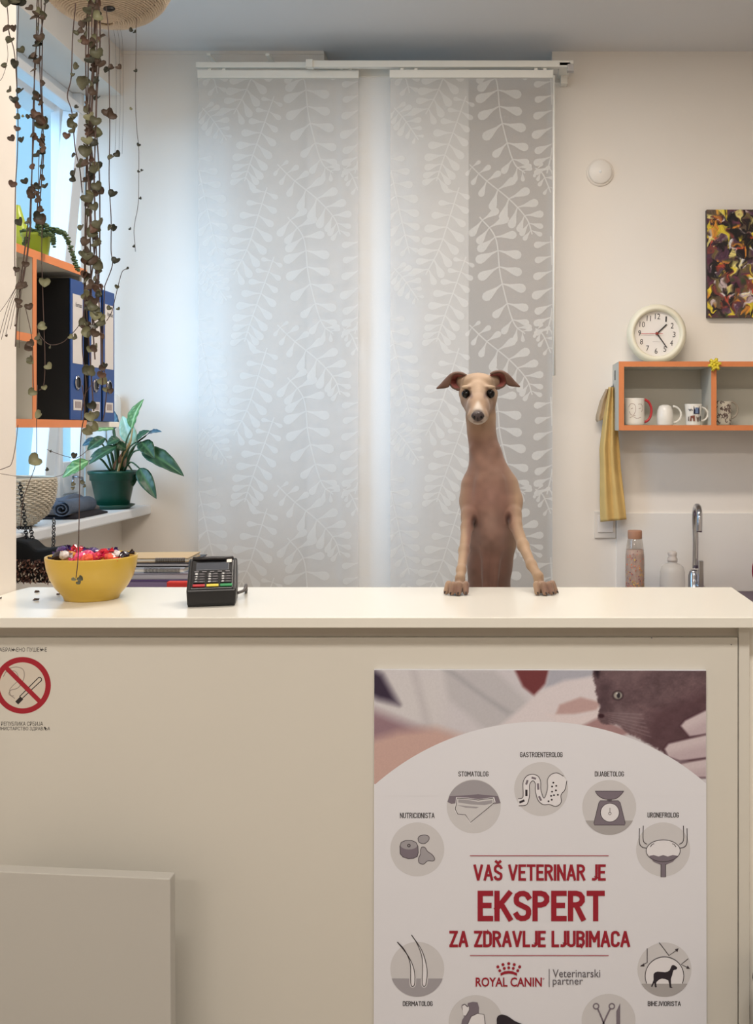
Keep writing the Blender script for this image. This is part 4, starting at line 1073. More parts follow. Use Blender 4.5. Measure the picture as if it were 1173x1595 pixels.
M_bblue = mat('binder_blue', (8, 62, 132), .4); M_bblack = mat('binder_black', (14, 14, 18), .55)
M_blab = mat('binder_label', (206, 202, 200), .5)
def binder(y0, wd, x, label, zb=None, grp='blue ring binders'):
    z0 = zb if zb is not None else H + .0205; hgt = .318; dp = .27
    b = thing('ring_binder', label, 'binder', (x, y0 + wd / 2, z0), grp)
    MB().box(x - .003, x, y0, y0 + wd, z0, z0 + hgt).build('spine', M_bblue, b, bevel=.001)
    MB().box(x - dp, x - .0035, y0, y0 + .003, z0, z0 + hgt).build('cover', M_bblack, b)
    MB().box(x - dp, x - .0035, y0 + wd - .003, y0 + wd, z0, z0 + hgt).build('cover', M_bblue, b)
    MB().box(x - dp + .02, x - .02, y0 + .006, y0 + wd - .008, z0 + .008, z0 + hgt - .02).build('pages', mat('paper', (224, 222, 214), .7), b)
    lb = MB().box(x, x + .0006, y0 + wd * .15, y0 + wd * .88, z0 + .128, z0 + .285).build('spine_label', M_blab, b)
    RMx = Matrix.Translation((x, y0 + wd * .52, z0 + .085)) @ Matrix.Rotation(PI / 2, 4, 'Y')
    MB().lathe([(.0125, 0), (.0165, .001), (.0165, .002), (.0125, .003)], 28, RMx, cap0=False, cap1=False).build('finger_ring', M_chrome, b, smooth=True)
    MB().lathe([(0, .0006), (.0125, .0006)], 28, RMx, cap0=False, cap1=False).build('finger_hole', M_black, b)
    sm = MB().box(x, x + .0006, y0 + wd * .2, y0 + wd * .85, z0 + .022, z0 + .046).build('price_label', M_blab, b)
    bars = MB()
    for i in range(9):
        yb = y0 + wd * (.32 + .05 * i); bars.box(x + .0006, x + .0009, yb, yb + wd * (.014 if i % 2 else .026), z0 + .027, z0 + .042)
    tag(bars.build('barcode', mat('barcode_brown', (120, 96, 96), .5), sm), kind='stuff')
    # short dark word printed on the label top
    vs, fs = text_poly('fornax', .01); mb = MB()
    mb.add([(x + .0009, y0 + wd * (.34 + .5 * u), z0 + .257 + .011 * v) for u, v in vs], fs)
    mb.build('label_print', mat('label_ink', (60, 58, 64), .5), lb, fixn=False)
    return b
binder(2.305, .073, XL - .001, 'nearest blue ring binder, inside the orange shelf')
binder(2.402, .072, XL + .002, 'middle blue ring binder of three beside the window, partly behind vines', zb=H + .018)
binder(2.48, .072, XL + .004, 'farthest blue ring binder of three, next to the white wall', zb=H + .018)

# pots on the binder shelf
M_lime = mat('lime_ceramic', (150, 168, 46), .35)
def pot_profile(R, h):
    return [(.72 * R, 0), (.76 * R, .02 * h), (.96 * R, .85 * h), (1.04 * R, .87 * h), (1.04 * R, h), (.94 * R, h), (.9 * R, .85 * h), (.0, .80 * h)]
dpt = 2.20
sp = thing('sedum_pot', 'lime green pot with trailing small-leaved succulent on the orange shelf', 'potted plant', (PX(57, dpt), dpt, ZSH))
sR = 22 * dpt / F; sH = PZ(365, dpt) - ZSH
MB().lathe(pot_profile(sR, sH), 32, Matrix.Translation((PX(57, dpt), dpt, ZSH)), cap1=False).build('pot', M_lime, sp, smooth=True)
rr_ = random.Random(9)
stems = [[(62, 366), (75, 358), (90, 358), (103, 368), (110, 385), (116, 405), (121, 420)], [(55, 366), (48, 358), (40, 362)], [(60, 366), (68, 350), (76, 356)], [(50, 368), (42, 372), (38, 384)],
         [(66, 368), (80, 366), (84, 382)], [(58, 366), (60, 352), (66, 346)], [(62, 366), (85, 363), (98, 362)]]
lv = MB(); stm = MB()
for st in stems:
    cv = spline([P(x, y, dpt - .012 - rr_.uniform(0, .02)) for x, y in st], 7)
    stm.tube(cv, .0009, 5)
    for p in cv[1:]:
        for s_ in range(3):
            dr = Vector((rr_.uniform(-1, 1), rr_.uniform(-1, 1), rr_.uniform(-1, 1))).normalized()
            lv.ball(tuple(p + dr * .0035), (.0042, .0042, .0022), 6, 4)
for i in range(60):
    a_ = rr_.uniform(0, 6.28); r = rr_.uniform(0, sR)
    lv.ball((PX(57, dpt) + r * math.cos(a_), dpt + r * math.sin(a_), ZSH + sH + rr_.uniform(0, .006)), (.0045, .0045, .003), 6, 4)
stm.build('stem', mat('stem_brown', (92, 78, 56), .7), sp)
tag(lv.build('foliage', mat('sedum_green', (70, 92, 58), .6, var=.2, vscale=60), sp, smooth=True), kind='stuff')
vz = thing('lime_vase', 'lime green rounded vase at the near end of the orange shelf', 'vase', (PX(31, 2.13), 2.30, ZSH))
dz = 2.32
MB().lathe([(.016, 0), (.024, .02), (.027, .05), (.024, .08), (.016, .10), (.006, PZ(320, dz) - ZSH), (0, PZ(319, dz) - ZSH)], 28, Matrix.Translation((PX(27, dz), dz, ZSH)), cap1=False).build('vase_body', M_lime, vz, smooth=True)

# ------------------------------------------------------------------ things on the sill
wk = thing('wicker_basket', 'pale round wicker basket on the window sill, cut by the near wall', 'basket', (PX(14, 3.02), 3.02, ZS))
WR = .130; WHt = .142
bx, by = PX(82, 3.02) - WR, 3.02
def wicker(parent, cx, cy, z0, prof, ribs, rows, r_weave, m, name='weave'):
    """woven wall: vertical ribs with wavering horizontal strands around them"""
    mb = MB(); N = ribs * 3
    zs = [p[1] for p in prof]; rs = [p[0] for p in prof]
    for j in range(rows):
        z = zs[0] + (zs[-1] - zs[0]) * (j + .5) / rows; R = float(np.interp(z, zs, rs))
        pts = []
        for i in range(N):
            a_ = 2 * PI * i / N; o_ = (1 if j % 2 else -1) * r_weave * .75 * math.cos(a_ * ribs / 2)
            pts.append((cx + (R + o_) * math.cos(a_), cy + (R + o_) * math.sin(a_), z0 + z))
        mb.tube(pts, r_weave, 4, closed=True)
    for i in range(ribs):
        a_ = 2 * PI * i / ribs
        mb.tube([(cx + r * math.cos(a_), cy + r * math.sin(a_), z0 + z) for r, z in prof], r_weave * .8, 4)
    return tag(mb.build(name, m, parent, smooth=True, fixn=False), kind='stuff')
M_wick = mat('wicker_pale', (204, 194, 176), .8, var=.08, vscale=40)
wicker(wk, bx, by, ZS, [(.070, .006), (.105, .035), (.124, .075), (WR, .12), (.128, WHt)], 56, 24, .0031, M_wick)
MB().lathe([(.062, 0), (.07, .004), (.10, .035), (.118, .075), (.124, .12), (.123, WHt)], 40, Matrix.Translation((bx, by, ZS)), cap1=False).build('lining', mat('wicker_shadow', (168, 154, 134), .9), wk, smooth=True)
MB().tube([(bx + .127 * math.cos(2 * PI * i / 48), by + .127 * math.sin(2 * PI * i / 48), ZS + WHt) for i in range(48)], .004, 8, closed=True).build('basket_rim', M_wick, wk, smooth=True)

# folded cloth: rolled and layered
fc = thing('folded_cloth', 'grey blue folded cloth on the sill between basket and green pot', 'cloth', (PX(108, 3.36), 3.36, ZS))
M_cl = mat('cloth_slate', (86, 96, 112), .95, var=.15, vscale=18, bump=.6, bscale=250)
M_cl2 = mat('cloth_taupe', (104, 98, 96), .95, var=.15, vscale=18, bump=.6, bscale=250)
M_cl3 = mat('cloth_dark', (34, 32, 38), .95)
def slab(nm, x0, x1, y0, y1, z0, z1, m, crown=.01, seed=0):
    mb = MB(); n = 16; r_ = random.Random(seed)
    top = []; 
    for j in range(n + 1):
        for i in range(n + 1):
            u, v = i / n, j / n; e = (1 - (2 * u - 1) ** 6) * (1 - (2 * v - 1) ** 6)
            z = z0 + (z1 - z0) * (0.35 + .65 * e) + crown * e * math.sin(u * 5 + seed) * math.cos(v * 4 + seed)
            mb.v.append((x0 + (x1 - x0) * u, y0 + (y1 - y0) * v, z))
    k0 = len(mb.v)
    for j in range(n + 1):
        for i in range(n + 1):
            mb.v.append((x0 + (x1 - x0) * i / n, y0 + (y1 - y0) * j / n, z0))
    N = n + 1
    for j in range(n):
        for i in range(n):
            k = j * N + i; mb.f.append((k, k + 1, k + N + 1, k + N)); mb.f.append((k0 + k, k0 + k + N, k0 + k + N + 1, k0 + k + 1))
    for i in range(n):
        for a_, b_ in (((i), (i + 1)), ((n * N + i), (n * N + i + 1)), (i * N, (i + 1) * N), (i * N + n, (i + 1) * N + n)):
            mb.f.append((a_, b_, k0 + b_, k0 + a_))
    return mb.build(nm, m, fc, smooth=True)
cx0, cx1 = PX(70, 3.3), PX(146, 3.36)
cx1 = min(cx1, PX(236, BACK) - .01)
slab('bottom_fold', cx0, cx1 - .01, 3.26, 3.52, ZS, ZS + .018, M_cl3, .003, 1)
slab('middle_fold', cx0 + .005, cx1 - .03, 3.26, 3.50, ZS + .014, ZS + .045, M_cl2, .006, 2)
slab('top_fold', cx0 + .01, cx1 - .05, 3.27, 3.46, ZS + .036, ZS + .066, M_cl, .009, 4)
roll = []
for i in range(60):
    t_ = i / 59 * 2.3 * 2 * PI; r = .006 + .0017 * t_
    roll.append((r * math.cos(t_), r * math.sin(t_) * .85))
mb = MB(); xa, xb = PX(108, 3.27), cx1 + .0
cy_, cz_ = 3.275, ZS + .034
ya0, ya1 = 3.20, 3.42
M_r = Matrix.Translation((cx1 - .045, 0, ZS + .034))
vs = [(x + cx1 - .05, 3.24, z + ZS + .034) for x, z in roll] + [(x + cx1 - .045, 3.44, z + ZS + .036) for x, z in roll]
mb.add(vs, [(i, i + 1, 60 + i + 1, 60 + i) for i in range(59)])
mb.build('rolled_end', M_cl, fc, smooth=True, fixn=False, solid=.003)

# green pot with philodendron
dg_ = 3.71
gx = PX(176, dg_)
gp = thing('potted_philodendron', 'leafy green plant in a dark green plastic pot on the window sill', 'potted plant', (gx, dg_, ZS))
M_pot = mat('pot_green', (14, 66, 52), .35)
GM = Matrix.Translation((gx, dg_, ZS))
pz0 = .012; pzt = PZ(733, dg_) - ZS
MB().lathe([(.058, .0), (.060, .003), (.074, .012), (.076, .016), (.070, .015), (.056, .006), (0, .006)], 40, GM, cap1=False).build('saucer', M_pot, gp, smooth=True)
MB().lathe([(.052, pz0 - .005), (.056, pz0), (.074, pzt - .036), (.079, pzt - .034), (.080, pzt - .016), (.085, pzt - .012), (.088, pzt - .004), (.086, pzt), (.080, pzt - .002), (.076, pzt - .018), (0, pzt - .022)], 44, GM, cap1=False).build('pot', M_pot, gp, smooth=True)
MB().lathe([(0, pzt - .02), (.075, pzt - .019)], 24, GM, cap0=False, cap1=False).build('soil', mat('soil', (52, 40, 32), .95, bump=.5, bscale=120), gp)
def leafmat(name, rgb, rgb2):
    m = mat(name, rgb, .38)
    t = m.node_tree; b = t.nodes['Principled BSDF']
    at = t.nodes.new('ShaderNodeAttribute'); at.attribute_name = 'vein'
    mx = t.nodes.new('ShaderNodeMix'); mx.data_type = 'RGBA'
    mx.inputs['A'].default_value = lin(rgb); mx.inputs['B'].default_value = lin(rgb2)
    t.links.new(at.outputs['Fac'], mx.inputs['Factor']); t.links.new(mx.outputs['Result'], b.inputs['Base Color'])
    b.inputs['Subsurface Weight'].default_value = 0.0
    return m
LG = leafmat('leaf_deep_green', (34, 66, 42), (74, 108, 70))
LB = leafmat('leaf_blue_reflection', (44, 78, 96), (92, 128, 140))  # bluish reflection on upturned leaves, put into the base colour
LV = leafmat('leaf_fresh_green', (78, 120, 62), (168, 196, 130))
LP = leafmat('leaf_pale', (150, 184, 158), (206, 222, 204))
def big_leaf(base, tip, wd, m, bend=.15, side=(0, -1, 0), fold=.25, parent=None, name='leaf'):
    base = Vector(base); tip = Vector(tip); ax = tip - base; L = ax.length; ax.normalize()
    n_ = Vector(side); sd = ax.cross(n_).normalized(); n_ = sd.cross(ax).normalized()
    mb = MB(); nu, nv = 14, 8; vein = []
    for i in range(nu + 1):
        t = i / nu; w_ = wd * (math.sin(PI * min(1, t * 1.0) ** .75) ** .8) * (1 - .12 * t) if 0 < t < 1 else 0
        c = base + ax * L * t + n_ * (bend * L * (math.sin(PI * t) * .5 - t * t * .5))
        for j in range(nv + 1):
            s = (j / nv) * 2 - 1
            p = c + sd * w_ * s * .5 + n_ * (abs(s) * w_ * fold * .5 - .04 * w_ * math.sin(t * 26) * abs(s))
            mb.v.append(tuple(p)); q_ = abs(((t * 9 + abs(s) * 1.6) % 1) - .5) * 2
            vein.append(1.0 if j == nv // 2 else max(0, (q_ - .62)) * 1.6)
    for i in range(nu):
        for j in range(nv):
            k = i * (nv + 1) + j; mb.f.append((k, k + 1, k + nv + 2, k + nv + 1))
    o = mb.build(name, m, parent, smooth=True, fixn=False, solid=.0008)
    at = o.data.attributes.new('vein', 'FLOAT', 'POINT'); at.data.foreach_set('value', vein)
    return o
PL = [  # base px, tip px, width px, material, facing, depth base, depth tip, fold
    ((205, 668), (222, 621), 17, LV, (-.5, -1, .1), -.02, -.03, .5),
    ((207, 692), (190, 647), 21, LP, (.1, -1, .2), .01, .02, .2),
    ((176, 670), (171, 634), 21, LB, (0, -1, .1), .03, .04, .2),
    ((212, 688), (232, 670), 15, LG, (0, -.7, .7), -.04, -.07, .3),
    ((228, 678), (251, 671), 11, LB, (0, -.6, .8), -.05, -.09, .3),
    ((222, 700), (286, 739), 24, LG, (.2, -.8, .5), -.04, -.10, .3),
    ((220, 688), (240, 712), 20, LG, (0, -.7, .6), -.05, -.09, .3),
    ((217, 729), (243, 776), 19, LG, (.3, -1, .1), -.05, -.09, .3),
    ((138, 718), (96, 743), 19, LV, (-.2, -.9, .4), -.05, -.08, .25),
    ((182, 695), (137, 722), 15, LG, (0, -.8, .6), -.06, -.10, .3),
    ((178, 668), (140, 671), 11, LV, (0, -.7, .7), -.01, -.02, .3),
    ((163, 682), (135, 701), 15, LG, (0, -.9, .3), -.03, -.06, .3),
    ((150, 684), (128, 694), 10, LB, (0, -.9, .3), -.02, -.04, .3),
    ((186, 684), (166, 692), 14, LG, (0, -.8, .5), -.05, -.07, .3),
    ((207, 735), (207, 758), 12, LG, (.2, -1, 0), .0, .0, .3),
    ((196, 700), (172, 684), 12, LG, (0, -1, .3), -.04, -.06, .3),
    ((168, 700), (140, 712), 10, LG, (0, -1, .3), -.01, -.02, .3)]
pst = MB()
for (b_, t_, wpx, m, fc_, d0, d1, fo) in PL:
    bd = P(b_[0], b_[1], dg_ + d0); td = P(t_[0], t_[1], dg_ + d1)
    lf = big_leaf(bd, td, 1.25 * wpx * dg_ / F, m, .12, fc_, fo, gp)
    o_ = P(183 + (b_[0] - 183) * .25, 733, dg_ + .0)
    mid = P((b_[0] + 183) / 2 + (b_[0] - 183) * .1, (b_[1] + 715) / 2 - 2, dg_ + d0 * .7)
    MB().tube(spline([o_, mid, bd], 6), [.004] * 6 + [.003] * 6 + [.002], 7).build('petiole', mat('petiole_green', (58, 84, 50), .5), gp, smooth=True)
MB().tube(spline([P(183, 738, dg_ - .01), P(190, 712, dg_ - .02), P(202, 690, dg_ - .02), P(207, 664, dg_ - .02)], 6), [.005] * 14 + [.003] * 5, 8).build('main_stem', mat('stem_tan', (176, 150, 102), .6), gp, smooth=True)
for x, y in ((186, 706), (194, 712), (178, 716)):
    big_leaf(P(x, y + 16, dg_ - .03), P(x + 3, y, dg_ - .05), .012, mat('dry_sheath', (120, 84, 56), .8), .1, (0, -1, 0), .5, gp, 'dry_sheath')

# white rounded canister behind the plant
wc = thing('white_canister', 'rounded white plastic canister behind the green plant', 'canister', (PX(174, 3.84), 3.84, ZS))
MB().lathe([(.024, 0), (.027, .004), (.027, PZ(628, 3.84) - ZS), (.023, PZ(618, 3.84) - ZS), (.012, PZ(613, 3.84) - ZS), (0, PZ(612, 3.84) - ZS)], 32, Matrix.Translation((PX(177, 3.87), 3.868, ZS)), cap1=False).build('canister_body', mat('canister_white', (232, 236, 236), .3), wc, smooth=True)
MB().tube([P(166, 640, 3.80), P(164, 660, 3.79), P(166, 690, 3.80)], .004, 8).build('canister_handle', MATS['canister_white'], wc, smooth=True)

# ------------------------------------------------------------------ black bag hanging on chains under the sill
dbg = 2.80
bg = thing('black_bag', 'black bag with brown and cream shaggy front hanging on chains below the sill', 'bag', P(70, 905, dbg))
def X3(px, d=dbg): return PX(px, d)
xs = np.linspace(20, 150, 29)
topy = np.interp(xs, [20, 28, 42, 56, 70, 85, 110, 125, 150], [838, 841, 844, 857, 856, 853, 856, 858, 868])
mb = MB(); n = len(xs)
for (yo, dd) in ((0, 0), (1, 0)):
    pass
front = [(PX(x, dbg), PZ(y, dbg)) for x, y in zip(xs, topy)] + [(PX(x, dbg), PZ(y, dbg)) for x, y in ((150, 895), (140, 906), (100, 909), (24, 907), (20, 895))]
MB().prism(front, dbg, dbg + .07).build('bag_body', mat('bag_black', (12, 12, 14), .85), bg, bevel=.006)
tf = {0: MB(), 1: MB(), 2: MB()}
rr_ = random.Random(12)
for i in range(620):
    x = rr_.uniform(22, 145); y = rr_.uniform(871, 907); k = rr_.choice([0, 0, 0, 1, 1, 2])
    c = P(x, y, dbg - .004); a_ = rr_.uniform(-.9, .9); Lh = rr_.uniform(.006, .013)
    dv = Vector((math.sin(a_), -.4, -math.cos(a_))).normalized() * Lh; sdv = Vector((math.cos(a_), 0, math.sin(a_))) * .0022
    tf[k].add([tuple(c - sdv), tuple(c + dv * .5 - sdv * .7 + Vector((0, -.004, 0))), tuple(c + dv), tuple(c + dv * .5 + sdv * .7 + Vector((0, -.004, 0))), tuple(c + sdv)], [(0, 1, 2, 3, 4)])
for k, cl in enumerate(((48, 30, 26), (112, 74, 60), (206, 188, 168))):
    tag(tf[k].build('shaggy_tuft', mat('tuft_%d' % k, cl, .9), bg, fixn=False), kind='stuff')
def chain(parent, a_, b_, n, wd=.0055, ln=.011, r=.0014, sag=0):
    a_, b_ = Vector(a_), Vector(b_); ax = (b_ - a_).normalized(); u = ax.orthogonal().normalized(); v = ax.cross(u); mb = MB()
    for i in range(n):
        c = a_.lerp(b_, (i + .5) / n) + Vector((0, 0, -sag * math.sin(PI * (i + .5) / n))); e = u if i % 2 else v
        hl = (b_ - a_).length / n * .68
        mb.tube([c + ax * hl * math.cos(2 * PI * k / 10) + e * wd * math.sin(2 * PI * k / 10) for k in range(10)], r, 5, closed=True)
    return mb.build('chain', mat('chain_black', (30, 26, 26), .4, .6), parent, smooth=True)
tag(chain(bg, P(84, 810, 3.03), P(83, 855, 2.84), 9), kind='stuff')
tag(chain(bg, P(40, 824, 2.86), P(42, 846, 2.83), 6), kind='stuff')
tag(chain(bg, P(48, 822, 2.88), P(53, 857, 2.83), 8), kind='stuff')
tag(chain(bg, P(31, 752, 2.84), P(40, 822, 2.85), 15), kind='stuff')
tag(chain(bg, P(28, 822, 2.85), P(48, 822, 2.87), 5), kind='stuff')
MB().tube([P(84, 811, 3.03), P(84, 807, 3.045), P(84.5, 808, 3.062)], .002, 6).build('chain_hook', M_steel, bg, smooth=True)

# ------------------------------------------------------------------ notebooks on the desk cabinet
def notebook(px0, px1, y_c, d0, d1, z, th, cm, pm, label, spiral, rot=0):
    x0, x1 = PX(px0, d0), PX(px1, d0); c = Vector(((x0 + x1) / 2, (d0 + d1) / 2, z))
    t = thing('notebook', label, 'notebook', c, 'notebooks stacked behind the bowl')
    R_m = Matrix.Translation(c) @ Matrix.Rotation(rot, 4, 'Z') @ Matrix.Translation(-c)
    MB().box(x0 + .002, x1 - .002, d0 + .002, d1 - .002, z + .0016, z + th - .0016, R_m).build('pages', pm, t)
    MB().box(x0, x1, d0, d1, z, z + .0016, R_m).build('back_cover', cm, t)
    MB().box(x0, x1, d0, d1, z + th - .0016, z + th, R_m).build('front_cover', cm, t)
    if spiral:
        mb = MB(); N = 30
        for i in range(N):
            x = x0 + (x1 - x0) * (.5 + .46 * (i + .5) / N); r = th / 2 + .0004
            mb.tube([R_m @ Vector((x, d0 + r * math.cos(2 * PI * k / 10) * .8, z + th / 2 + r * math.sin(2 * PI * k / 10))) for k in range(10)], .0007, 4, closed=True)
        tag(mb.build('spiral_binding', mat('wire_dark', (70, 68, 72), .4, .5), t), kind='stuff')
    return t
z = ZK
Pw = mat('paper', (224, 222, 214), .7); Pg = mat('paper_grey', (178, 178, 184), .7)
specs = [(150, 293, .016, (66, 42, 92), mat('paper_violet', (120, 104, 134), .7), 'thick violet notebook at the bottom of the stack', False, .0),
         (160, 291, .013, (130, 130, 142), Pg, 'grey notebook second from the bottom of the stack', False, .03),
         (165, 288, .010, (176, 186, 200), Pw, 'pale blue spiral notebook in the middle of the stack', True, -.03),
         (172, 292, .008, (40, 40, 46), Pg, 'thin black notebook below the kraft one', False, .02),
         (190, 290, .009, (184, 160, 120), Pw, 'brown kraft spiral notebook on top of the stack', True, .05)]
dn0 = 2.16
for i, (a0, a1, th, cv_, pm, lb_, spi, ro) in enumerate(specs):
    notebook(a0, a1, 0, dn0 + .01 * i, dn0 + (.15 if i < 4 else .11) + .01 * i, z, th, mat('cover_%d' % i, cv_, .5), pm, lb_, spi, ro)
    z += th + .0003 + (.001 if spi else 0)
rb = thing('red_notepad', 'small red notepad beside the notebook stack, left of the terminal', 'notebook', (PX(286, 2.10), 2.15, ZK))
MB().box(PX(262, 2.14), PX(306, 2.14), 2.13, 2.15, ZK + .0, ZK + .016).build('pad_cover', mat('pad_red', (190, 44, 36), .5), rb, bevel=.001)
MB().box(PX(262, 2.14), PX(306, 2.14), 2.132, 2.15, ZK + .016, ZK + .017).build('pad_top', mat('pad_red2', (200, 60, 50), .5), rb)

# ------------------------------------------------------------------ yellow bowl with sweets
bd_ = F * .3 / (932 - 668)
bc = Vector((PX(143, bd_), bd_, ZT))
bo = thing('yellow_bowl', 'yellow ceramic bowl filled with wrapped sweets on the counter', 'bowl', bc)
RB = 68 * bd_ / F; hB = PZ(865, bd_) - ZT
mb = MB().lathe([(.40 * RB, 0.0), (.585 * RB, 0), (.60 * RB, .03 * hB), (.62 * RB, .09 * hB), (.78 * RB, .28 * hB), (.90 * RB, .50 * hB), (.97 * RB, .75 * hB), (RB, .97 * hB), (.995 * RB, hB), (.965 * RB, hB),
            (.95 * RB, .93 * hB), (.91 * RB, .7 * hB), (.82 * RB, .45 * hB), (.6 * RB, .2 * hB), (0, .12 * hB)], 64, Matrix.Translation(bc), cap1=False)
mb.build('bowl_body', mat('bowl_yellow', (198, 164, 66), .28), bo, smooth=True)
CT = 'wrapped sweets in the yellow bowl'
candy_cols = [((206, 44, 84), 'pink'), ((190, 30, 50), 'red'), ((232, 92, 70), 'coral'), ((70, 44, 110), 'violet'), ((34, 26, 40), 'black'), ((214, 208, 208), 'white'), ((206, 140, 60), 'orange'), ((226, 80, 130), 'bright pink')]
def candy(c, r, ci, rot, label=None, hid=False):
    colr, nm = candy_cols[ci]; m = mat('wrapper_' + nm.replace(' ', '_'), colr, .25, var=.35, vscale=130, coat=.4)
    M = Matrix.Translation(c) @ Matrix.Rotation(rot[0], 4, 'Z') @ Matrix.Rotation(rot[1], 4, 'Y')
    t = thing('wrapped_sweet', label, 'sweet', c, CT)
    rr2 = random.Random(int(c[0] * 9999) + ci); mb = MB(); mb.ball((0, 0, 0), (r * 1.15, r * .82, r * .8), 12, 8)
    mb.v = [tuple(Vector(v) * (1 + rr2.uniform(-.07, .07))) for v in mb.v]; mb.v = [tuple(M @ Vector(v)) for v in mb.v]
    mb.build('sweet_body', m, t)
    for s_ in (-1, 1):
        mb = MB(); n = 9; ring0 = []; vs = []
        for i in range(n):
            a_ = 2 * PI * i / n; vs.append((s_ * r * 1.0, .12 * r * math.cos(a_), .12 * r * math.sin(a_)))
        for i in range(n):
            a_ = 2 * PI * i / n; k = .62 if i % 2 else .34
            vs.append((s_ * r * (1.75 + .1 * (i % 3)), k * r * math.cos(a_), k * r * math.sin(a_)))
        mb.add(vs, [(i, (i + 1) % n, n + (i + 1) % n, n + i) for i in range(n)], M).build('wrapper_end', m, t, fixn=False)
zr = ZT + hB
vis = [  # px, py, depth offset, colour, label   (seen over the rim, left to right)
    (96, 856, .010, 3, 'violet wrapped sweet sticking up at the left rim of the bowl'), (91, 864, -.022, 4, 'dark wrapped sweet low at the far left of the bowl'), (101, 863, -.030, 5, 'silver white wrapped sweet near the left rim'),
    (112, 864, -.018, 6, 'orange brown wrapped sweet in the left half of the bowl'), (125, 866, -.042, 7, 'bright pink sweet at the front rim, behind the hanging vine'), (136, 868, -.052, 2, 'coral wrapped sweet at the middle of the front rim'),
    (149, 866, -.046, 0, 'pink wrapped sweet at the front rim right of centre'), (126, 857, .004, 1, 'dark red wrapped sweet high in the centre left'), (146, 858, .008, 3, 'violet wrapped sweet high in the centre of the bowl'),
    (160, 860, -.012, 1, 'red wrapped sweet with raised twisted end, right of centre'), (171, 867, -.036, 2, 'coral orange wrapped sweet low at the right front rim'), (181, 862, .002, 5, 'white wrapped sweet near the right rim'),
    (192, 864, .004, 4, 'black wrapped sweet at the right rim'), (137, 862, -.020, 7, 'bright pink sweet in the middle of the heap'), (113, 857, .030, 0, 'pink sweet at the back left of the heap'), (168, 860, .030, 3, 'violet sweet at the back right of the heap')]
rr_ = random.Random(4)
for (px, py, dd, ci, lb_) in vis:
    candy(P(px, py + 2.0, bd_ + dd), .0102, ci, (rr_.uniform(-.7, .7), rr_.uniform(-.5, .5)), lb_)
# lower sweets that carry the visible heap
k = 0
for layer, (zz, Rm, n_) in enumerate(((.020, .024, 5), (.037, .040, 7), (.053, .046, 8))):
    for i in range(n_):
        a_ = 2 * PI * i / n_ + layer * .4
        candy(Vector((bc.x + Rm * math.cos(a_), bc.y + Rm * math.sin(a_), ZT + zz)), .0088, (i * 3 + layer) % 8, (a_ + 1.5, .2), 'wrapped sweet buried under the heap in the yellow bowl')
    candy(Vector((bc.x, bc.y, ZT + zz)), .0088, layer, (layer, .1), 'wrapped sweet buried under the heap in the yellow bowl')

# dry leaf crumbs on the counter
def crumb(px, py, label, s=1.0, sd=1):
    d = F * .3 / (py - 668); c = P(px, py, d)
    r_ = random.Random(sd); mb = MB(); n = 7
    vs = [(c.x + s * .0052 * math.cos(2 * PI * i / n) * r_.uniform(.7, 1.25), c.y + s * .004 * math.sin(2 * PI * i / n), c.z + .0003 + (.0035 if i % 3 == 0 else .0002)) for i in range(n)] + [(c.x, c.y, c.z + s * .0042)]
    mb.add(vs, [(i, (i + 1) % n, n) for i in range(n)] + [tuple(reversed(range(n)))])
    tag(mb.build('dry_leaf', mat('dry_leaf_brown', (62, 44, 34), .8), fixn=True), label, 'dry leaf', 'dry leaves on the counter')
crumb(57.5, 923, 'dry brown leaf crumb, the farther of two left of the bowl', 1, 1)
crumb(56, 935.5, 'dry brown leaf crumb, the nearer of two left of the bowl', 1, 2)
crumb(91, 927, 'dry brown leaf crumb touching the foot of the yellow bowl', .7, 3)
crumb(1, 933, 'small dry leaf crumb at the left photo edge on the counter', .5, 4)

# ------------------------------------------------------------------ card terminal
td = F * .3 / (940 - 668)
tc_ = Vector((PX(331, td), td, ZT))
ct = thing('card_terminal', 'black card payment terminal with coloured keys on the counter', 'card terminal', tc_)
hw = 37.5 * td / F
tz = .0745
# side profile (y away from the viewer, z up); the keypad face leans back
prof = [(-.034, .004), (-.030, .0), (.040, .0), (.046, .006), (.044, .050), (.036, tz - .003), (.028, tz), (.020, tz - .003), (-.034, .028)]
mb = MB(); M = Matrix.Translation(tc_) @ Matrix.Rotation(.22, 4, 'Z')
n = len(prof); wds = [.93, .95, .97, 1, 1, .98, .95, .97, .99]
vs = [(-hw * wds[i], y, z) for i, (y, z) in enumerate(prof)] + [(hw * wds[i], y, z) for i, (y, z) in enumerate(prof)]
mb.add(vs, [tuple(range(n)), tuple(reversed(range(n, 2 * n)))] + [(i, (i + 1) % n, n + (i + 1) % n, n + i) for i in range(n)], M)
mb.build('terminal_body', M_black, ct, bevel=.005, bseg=3)
fa, fb = Vector((0, -.034, .028)), Vector((0, .020, tz - .003)); fx = (fb - fa); FL = fx.length; fx.normalize(); fn = Vector((0, -fx.z, fx.y))
fn = Vector((1, 0, 0)).cross(fx)
FM = M @ Matrix(((1, fx.x, fn.x, fa.x), (0, fx.y, fn.y, fa.y), (0, fx.z, fn.z, fa.z), (0, 0, 0, 1)))
def fbox(nm, u0, u1, v0, v1, h0, h1, m, bev=.0006, parent=ct):
    return MB().box(u0 * hw, u1 * hw, v0 * FL, v1 * FL, h0, h1, FM).build(nm, m, parent, bevel=bev)
fbox('face_plate', -.84, .84, .03, .99, -.001, .0022, mat('terminal_face', (16, 15, 17), .3), .002)
fbox('screen', -.66, .66, .64, .90, .0018, .0028, mat('lcd_grey', (74, 78, 86), .2))
fbox('screen_sticker', .56, .76, .88, .985, .0028, .0034, M_mug, 0)
